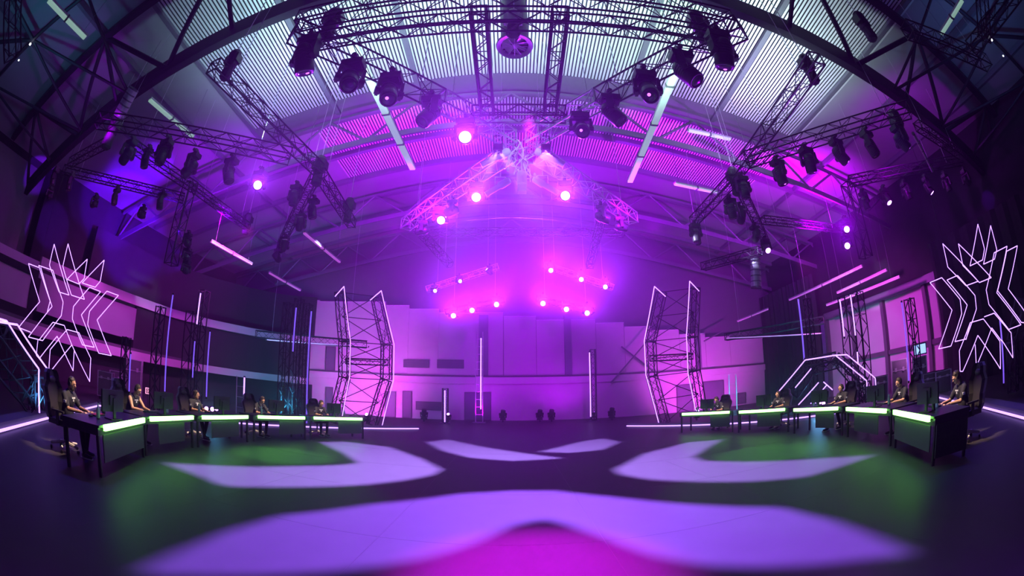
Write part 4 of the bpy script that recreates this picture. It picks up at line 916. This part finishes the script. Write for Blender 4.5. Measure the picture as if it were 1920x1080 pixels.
def desk_set(A, B, side, k, who, items):
    """A, B: the two ends of the light bar on the desk's front, on the floor plan; side -1 left, 1 right"""
    A = Vector(A); B = Vector(B); u = (B-A).normalized(); n = Vector((-u.y, u.x)); mid = (A+B)/2
    if n.x*side < 0: n = -n
    rz = atan2(n.y, n.x)-pi/2; L = (B-A).length; W = L/2+.15
    pos = Vector((mid.x, mid.y, 0)); where = who['where']
    t = thing('gaming_desk', 'black desk with green-white light bar, '+where, 'desk', pos, rz, 'black desks in two curved rows')
    MB().box(-W, .0, .71, W, .78, .745).build('tabletop', M_desk, t)
    MB().box(-W, .02, .60, W, .05, .71).box(-W, .73, .62, W, .76, .71).box(-W, .05, .60, -W+.03, .73, .71).box(W-.03, .05, .60, W, .73, .71).build('apron', M_desk, t)
    MB().box(-L/2, -.05, .665, L/2, -.005, .75).build('light_bar', M_green, t)
    MB().box(-L/2-.02, -.012, .67, L/2+.02, .0, .70).build('bar_bracket', M_black, t)
    for sx in (-1, 1):
        for y in (.06, .72): place(LEG, 'leg', t, (sx*(W-.06), y, 0))
    pw = who.get('panel', (-.3, .3))
    MB().box(pw[0]*L, -.0, .2, pw[1]*L, .018, .6).build('modesty_panel', M_modesty, t)
    if who.get('endpanel'): s = who['endpanel']; MB().box(s*W-.02, .05, .12, s*W+.02, .72, .62).build('end_panel', M_blackcloth, t)
    M = Matrix.Translation(pos) @ Matrix.Rotation(rz, 4, 'Z')
    def at(x, y, z=0): return M @ Vector((x, y, z))
    px = who.get('x', -.05); py = 1.26
    chair(at(px, py+.12), rz+pi+who.get('ct', 0), 'high-backed gaming chair under the '+where.split(', ')[0].replace('at the place of', 'player at the place of') if False else 'gaming chair with tall pale-backed shell, '+where)
    PLAYERS.append(at(px, py))
    person(at(px, py), rz+pi, who['label'], **who['pose'])
    # monitor seen from behind
    mx = px+who.get('mx', .0); m_ = thing('monitor', 'black monitor seen from behind, '+where, 'monitor', at(mx, .22, .745), rz+((-.35, -.3, -.2, -.1, 0) if side < 0 else (.4, .4, .3, .2, .1))[k], 'monitors on the desks')
    h0 = .12
    b = MB().box(-.28, -.02, h0, .28, .02, h0+.34).box(-.1, -.05, h0+.1, .1, -.02, h0+.26); b.build('screen_housing', M_black, m_)
    MB().box(-.265, .021, h0+.015, .265, .024, h0+.325).build('screen', M_screen, m_)
    MB().box(-.03, -.07, .0, .03, -.045, h0+.22).box(-.14, -.12, 0, .14, .08, .015).build('stand', M_black, m_)
    MB().lathe([(.001, 0), (.022, 0)], 14, Matrix.Translation((0, -.052, h0+.2)) @ Matrix.Rotation(pi/2, 4, 'X')).build('badge', M_print, m_)
    kb = thing('keyboard', 'black keyboard '+where, 'keyboard', at(px-.02, .55, .745), rz, 'keyboards on the desks')
    MB().box(-.2, -.07, 0, .2, .07, .018).build('case', M_black, kb)
    kk = MB()
    for i in range(12):
        for j in range(4): kk.box(-.19+i*.032, -.055+j*.028, .018, -.163+i*.032, -.032+j*.028, .026)
    kk.build('keycaps', M_red if who.get('redkeys') else M_trim, kb)
    ms = MB().ball((0, 0, .018), .03, .055, .022, 12, 8).build('mouse', M_black, None, True); ms.location = at(px-.34, .52, .745); tag(ms, 'black mouse '+where, 'mouse', 'mice on the desks')
    for (bx, by, kind, lb) in items:
        bt = thing('bottle', lb, 'bottle', at(bx, by, .745))
        mm = M_bottle if kind == 'clear' else M_black
        MB().lathe([(.001, 0), (.034, 0), (.036, .02), (.036, .14), (.014, .19), (.013, .21)], 14).build('flask', mm, bt, True)
        MB().lathe([(.016, .21), (.016, .235), (.001, .236)], 12).build('cap', M_white if kind == 'clear' else M_red, bt)
    return M
def gp(px, py, z=.70): v = onZ(px, py, z); return (v.x, v.y)
LD = [((193, 803), (268, 788)), ((280, 786), (360, 783)), ((378, 783), (463, 782)), ((483, 782), (570, 784)), ((588, 784), (678, 786))]
RD = [((1678, 773), (1745, 786)), ((1589, 767), (1663, 771)), ((1490, 769), (1572, 766)), ((1387, 773), (1472, 768)), ((1280, 777), (1368, 773))]
WHO_L = [dict(where='nearest one of the left row', label='person with short dark hair, beard and headset in black jersey, nearest player on the left', x=-.1, panel=(-.5, .5), mx=.0, mrz=.2, redkeys=True, pose=dict(lean=.12, turn=-.1, nod=.2, skin=M_skin2, beard=True, foot=.3)),
         dict(where='second one of the left row from the camera', label='person in sleeveless dark top with bare arms, second player on the left', pose=dict(lean=.32, turn=0, nod=.5, sleeveless=True), y=1.12),
         dict(where='middle one of the left row', label='person in jersey with white sleeve badge, turned to the camera, middle of the left row', pose=dict(lean=.1, turn=.5, nod=.1, skin=M_skin2, foot=.8), x=.1),
         dict(where='fourth one of the left row from the camera', label='person bent low over the desk with one arm forward, fourth player on the left', pose=dict(lean=.45, turn=0, nod=.6, detail=False), panel=(-.05, .5)),
         dict(where='farthest one of the left row, by the bent tower', label='person almost hidden behind the screen, farthest player on the left', pose=dict(lean=.25, turn=.2, nod=.3, detail=False), panel=(.0, .5))]
WHO_R = [dict(where='nearest one of the right row', label='person with curly dark hair and black headset in black jersey, nearest player on the right', x=.0, panel=(-.5, .5), mx=.35, mrz=-.3, endpanel=1, pose=dict(lean=.2, turn=0, nod=.45, longhair=True)),
         dict(where='second one of the right row from the camera', label='person with short dark hair reaching forward in black jersey, second player on the right', pose=dict(lean=.25, turn=0, nod=.35, armspread=.03), mx=.2),
         dict(where='middle one of the right row', label='person with one white-soled shoe stretched forward, face hidden by screen, middle player on the right', pose=dict(lean=.1, nod=.1, foot=1.2), panel=(.0, .4)),
         dict(where='fourth one of the right row from the camera', label='person with lit face beside the hexagonal gate, fourth player on the right', pose=dict(lean=.15, turn=-.4, nod=.1, detail=False), panel=(-.1, .4)),
         dict(where='farthest one of the right row, by the bent tower', label='person slumped behind the screen with a forearm on the desk, farthest player on the right', pose=dict(lean=.45, nod=.5, detail=False), panel=(.1, .5))]
IT_L = [[(-.45, .35, 'clear', 'clear water bottle on the nearest left desk'), (.3, .62, 'dark', 'dark flask at the near end of the nearest left desk')], [(.5, .5, 'clear', 'clear water bottle on the second left desk')], [(-.55, .5, 'clear', 'clear water bottle on the middle left desk')], [(-.5, .4, 'clear', 'clear water bottle on the fourth left desk')], [(.5, .4, 'clear', 'clear water bottle on the farthest left desk')]]
IT_R = [[(.45, .3, 'dark', 'dark bottle at the near end of the nearest right desk'), (.2, .5, 'clear', 'clear water bottle by the nearest right player')], [(.5, .4, 'clear', 'clear water bottle on the second right desk')], [(-.5, .4, 'clear', 'clear water bottle on the middle right desk')], [], [(-.6, .4, 'clear', 'clear water bottle on the farthest right desk')]]
for i, (a, c) in enumerate(LD): desk_set(gp(*a), gp(*c), -1, i, WHO_L[i], IT_L[i])
for i, (a, c) in enumerate(RD): desk_set(gp(*a), gp(*c), 1, i, WHO_R[i], IT_R[i])
# ------------------------------------------------------------------ flight cases and backstage gear
def flight_case(p, wx, wy, h, rz, label, m=M_case, group='flight cases by the right wall', wheels=True):
    t = thing('flight_case', label, 'flight case', (p[0], p[1], p[2] if len(p) > 2 else 0), rz, group); z0 = .12 if wheels else 0
    MB().box(-wx/2, -wy/2, z0, wx/2, wy/2, z0+h).build('body', m, t)
    b = MB()
    for x in (-wx/2, wx/2):
        for y in (-wy/2, wy/2): b.box(x-.025, y-.025, z0, x+.025, y+.025, z0+h)
    for z in (z0, z0+h*.72, z0+h-.03): b.box(-wx/2-.012, -wy/2-.012, z, wx/2+.012, wy/2+.012, z+.03)
    b.build('edge_profile', M_alu, t)
    for x in (-wx*.25, wx*.25): MB().box(x-.05, -wy/2-.03, z0+h*.7, x+.05, -wy/2, z0+h*.8).build('latch', M_alu, t)
    if wheels:
        for x in (-wx/2+.08, wx/2-.08):
            for y in (-wy/2+.08, wy/2-.08): MB().tube((x-.02, y, .06), (x+.02, y, .06), .06, 10).build('wheel', M_black, t)
    return t
def gD(px, D): v = onD(px, 742, D); return (v.x, v.y)
spot((14.2, 9.8, 2.6), (16, 11.5, .8), (.9, .2, .9), 260, 90, .8, .2)
for px, D, wx, h, lb in ((1688, 18.2, .7, 1.5, 'tall flight case left of the slim tower, purple lit'), (1726, 17.6, .6, 1.45, 'tall open rack case just right of the slim tower'), (1747, 17.3, .8, .8, 'low flight case with a bright pink table top'), (1768, 17, .7, .8, 'low flight case at the right end of the lit gear'), (1653, 18.5, .6, 1.0, 'small flight case by the right leg of the hexagonal gate'), (1735, 16.4, .9, .35, 'flat case on the floor before the lit gear')):
    v = gD(px, D); flight_case(v, wx, .6, h, -.9, lb)
v = gD(1729, 17.5); t = thing('sign_box', 'small lit pinkish screen on the tall rack case', 'screen', (v[0], v[1], 1.62), -.9); MB().box(-.3, -.05, .0, .3, .05, .42).build('housing', M_black, t); MB().box(-.26, -.06, .04, .26, -.05, .38).build('face', M_screen, t)
for px, D, wx, h, lb in ((198, 19, .7, 1.0, 'low flight case left of the slim tower behind the second left player'), (218, 19.5, .6, 1.1, 'flight case with pink light on its side, behind the left desks'), (250, 20, .8, 1.7, 'tall wire-fronted case behind the second left player')):
    v = gD(px, D); flight_case(v, wx, .6, h, .8, lb, group='flight cases at the left')
spot((-16.5, 10.5, 2.2), (-18.3, 12.5, .6), (.9, .1, .8), 90, 90, .8, .2)
p = onD(277, 733, 18); t = thing('exit_sign', 'small square pink-lit sign behind the second left player', 'sign', (p.x, p.y, p.z-.12), .9); t.scale = (.55, .55, .55)
b = MB()
for q in ((-.2, 0, 0, .2, .03, .06), (-.2, 0, .38, .2, .03, .44), (-.2, 0, .06, -.14, .03, .38), (.14, 0, .06, .2, .03, .38)): b.box(*q)
b.build('lit_frame', M_pinkbox, t); MB().box(-.14, .01, .06, .14, .03, .38).build('face', M_black, t)
b = MB().box(-.07, -.005, .12, .07, .01, .15).box(-.07, -.005, .29, .07, .01, .32).box(-.07, -.005, .15, -.04, .01, .29).box(.04, -.005, .15, .07, .01, .29); b.build('symbol', M_pinkbox, t)
MB().box(-.02, .03, -(p.z-.12)/.55, .02, .05, .4).build('post', M_black, t)
# diagonal braces on the back wall
for a, c, lb in (((1145, 718), (1238, 610), 'rising diagonal tube in front of the back wall, right of centre'), ((1165, 650), (1225, 695), 'falling diagonal tube in front of the back wall, right of centre'), ((1320, 640), (1355, 620), 'short diagonal brace right of the right bent tower')):
    A = onY(*a, 27.4); B = onY(*c, 27.4); t = thing('wall_brace', lb, 'brace', A, 0, 'diagonal tubes before the back wall'); MB().tube((0, 0, 0), B-A, .05, 8).build('tube', M_steel2, t)
# loudspeaker array silhouettes
# cables on the floor seams
b = MB()
for y in (4.5, 7.0, 9.5, 12): b.box(-8, y-.003, .0, 9, y+.003, .001)
for x in (-4, -1.5, 1, 3.5, 6): b.box(x-.003, 2, .0, x+.003, 17, .001)
o = struct(b, 'floor_seam', M_black)
# ------------------------------------------------------------------ pattern projectors: a lamp behind a cut metal plate each
from mathutils.geometry import tessellate_polygon
def projector(L, polys, label, color, power, r=.0011, angle=118, tdist=.05):
    L = Vector(L); t = thing('pattern_projector', label, 'projector', L, 0, 'floor pattern projectors')
    t0 = tdist/L.z; R = tdist*1.75
    outer = [Vector((-R, -R, 0)), Vector((R, -R, 0)), Vector((R, R, 0)), Vector((-R, R, 0))]
    loops = [outer]
    for poly in polys:
        pts = [onZ(x, y, 0) for x, y in poly]
        loops.append([Vector(((p.x-L.x)*t0, (p.y-L.y)*t0, 0)) for p in pts])
    tris = tessellate_polygon(loops); flat = [v for l in loops for v in l]
    b = MB(); b.add([(v.x, v.y, -tdist) for v in flat], [tuple(x) for x in tris])
    b.build('pattern_plate', M_steel, t)
    h = MB()
    for q in ((-R-.02, -R-.02, -tdist-.01, -R, R+.02, .1), (R, -R-.02, -tdist-.01, R+.02, R+.02, .1), (-R, -R-.02, -tdist-.01, R, -R, .1), (-R, R, -tdist-.02, R, R+.02, .18), (-R-.02, -R-.02, .1, R+.02, R+.02, .13)): h.box(*q)
    h.build('housing', M_black, t)
    MB().poly([(-R-.03, 0, 0), (-R-.03, 0, .45), (R+.03, 0, .45), (R+.03, 0, 0)], .012, 6).build('bracket', M_black, t)
    l = bpy.data.lights.new('beam', 'SPOT'); l.color = color; l.energy = power; l.spot_size = radians(angle); l.spot_blend = .1; l.shadow_soft_size = r
    o = bpy.data.objects.new('beam', l); COL.objects.link(o); o.location = L; return t
FRONT = [[(255, 1073), (330, 1035), (430, 995), (530, 966), (700, 945), (870, 925), (960, 920), (1040, 920), (1150, 932), (1300, 946), (1460, 951), (1560, 975), (1640, 1005), (1712, 1038), (1600, 1050), (1450, 1062), (1330, 1060), (1230, 1042), (1130, 1005), (1060, 982), (1018, 973), (960, 985), (880, 1020), (800, 1045), (700, 1062), (550, 1074), (400, 1078)]]
BACK = [[(308, 868), (370, 871), (460, 875), (560, 874), (640, 872), (672, 868), (645, 850), (600, 829), (650, 828), (730, 838), (790, 860), (828, 880), (812, 890), (760, 900), (680, 909), (560, 913), (420, 911), (380, 895)],
        [(1640, 853), (1560, 858), (1470, 864), (1380, 866), (1320, 864), (1300, 856), (1330, 838), (1355, 824), (1290, 829), (1210, 850), (1152, 880), (1165, 890), (1220, 899), (1310, 903), (1420, 902), (1510, 894)],
        [(800, 829), (840, 824), (900, 837), (1055, 859), (960, 864), (880, 858), (830, 845)], [(1012, 847), (1090, 828), (1130, 822), (1162, 829), (1130, 843), (1070, 849)]]
projector((.9, 9.45, 7.85), FRONT, 'small black projector box right of the hub casting the wide front pattern', (.33, .10, 1), 60000)
projector((-.35, 9.45, 7.85), BACK, 'small black projector box left of the hub casting the four rear floor patterns', (.46, .25, 1), 50000)
spot((-3.2, 6.5, 8.2), (-4.1, 5.4, 0), (.12, 1, .05), 650, 35, .3, .1)
spot((-3.2, 9, 8.2), (-5.3, 8.9, 0), (.15, 1, .1), 4500, 19, .6, .1)  # added green spot, stands in for the left light bars' floor reflection
spot((3.4, 6.5, 8.2), (4.4, 5.4, 0), (.12, 1, .05), 650, 35, .3, .1)
spot((3.4, 9, 8.2), (5.6, 8.3, 0), (.15, 1, .1), 4500, 19, .6, .1)  # added likewise for the reflection of the right light bars
spot((.4, 8, 8), (.25, 3.7, 0), (.85, 0, 1), 28000, 20, .9, .1)
spot((0, 18, 7.5), (0, 17, 0), (.3, .0, 1), 2500, 100, 1, .2)
spot((-9, 6, 8), (-7.5, 3, 0), (.10, .0, 1), 1300, 50, 1, .2)  # added overhead spot for the violet ambient on the left floor
spot((10, 6, 8), (8.5, 3, 0), (.10, .0, 1), 1300, 50, 1, .2)  # added overhead spot, violet ambient of the right floor
spot((.2, 5.5, 8.1), (.3, 11, 8.1), (.65, .7, 1), 600, 19, .8, .1)
# added warm fill spot on each player, floating without a fixture
for P_ in PLAYERS:
    dxy = Vector((.3, 9, 0))-Vector((P_.x, P_.y, 0)); dxy.normalize()
    spot((P_.x+dxy.x*4.2, P_.y+dxy.y*4.2, 7.0), (P_.x+dxy.x*.25, P_.y+dxy.y*.25, .98), (1, .66, .42), 4500, 9.5, .7, .08)
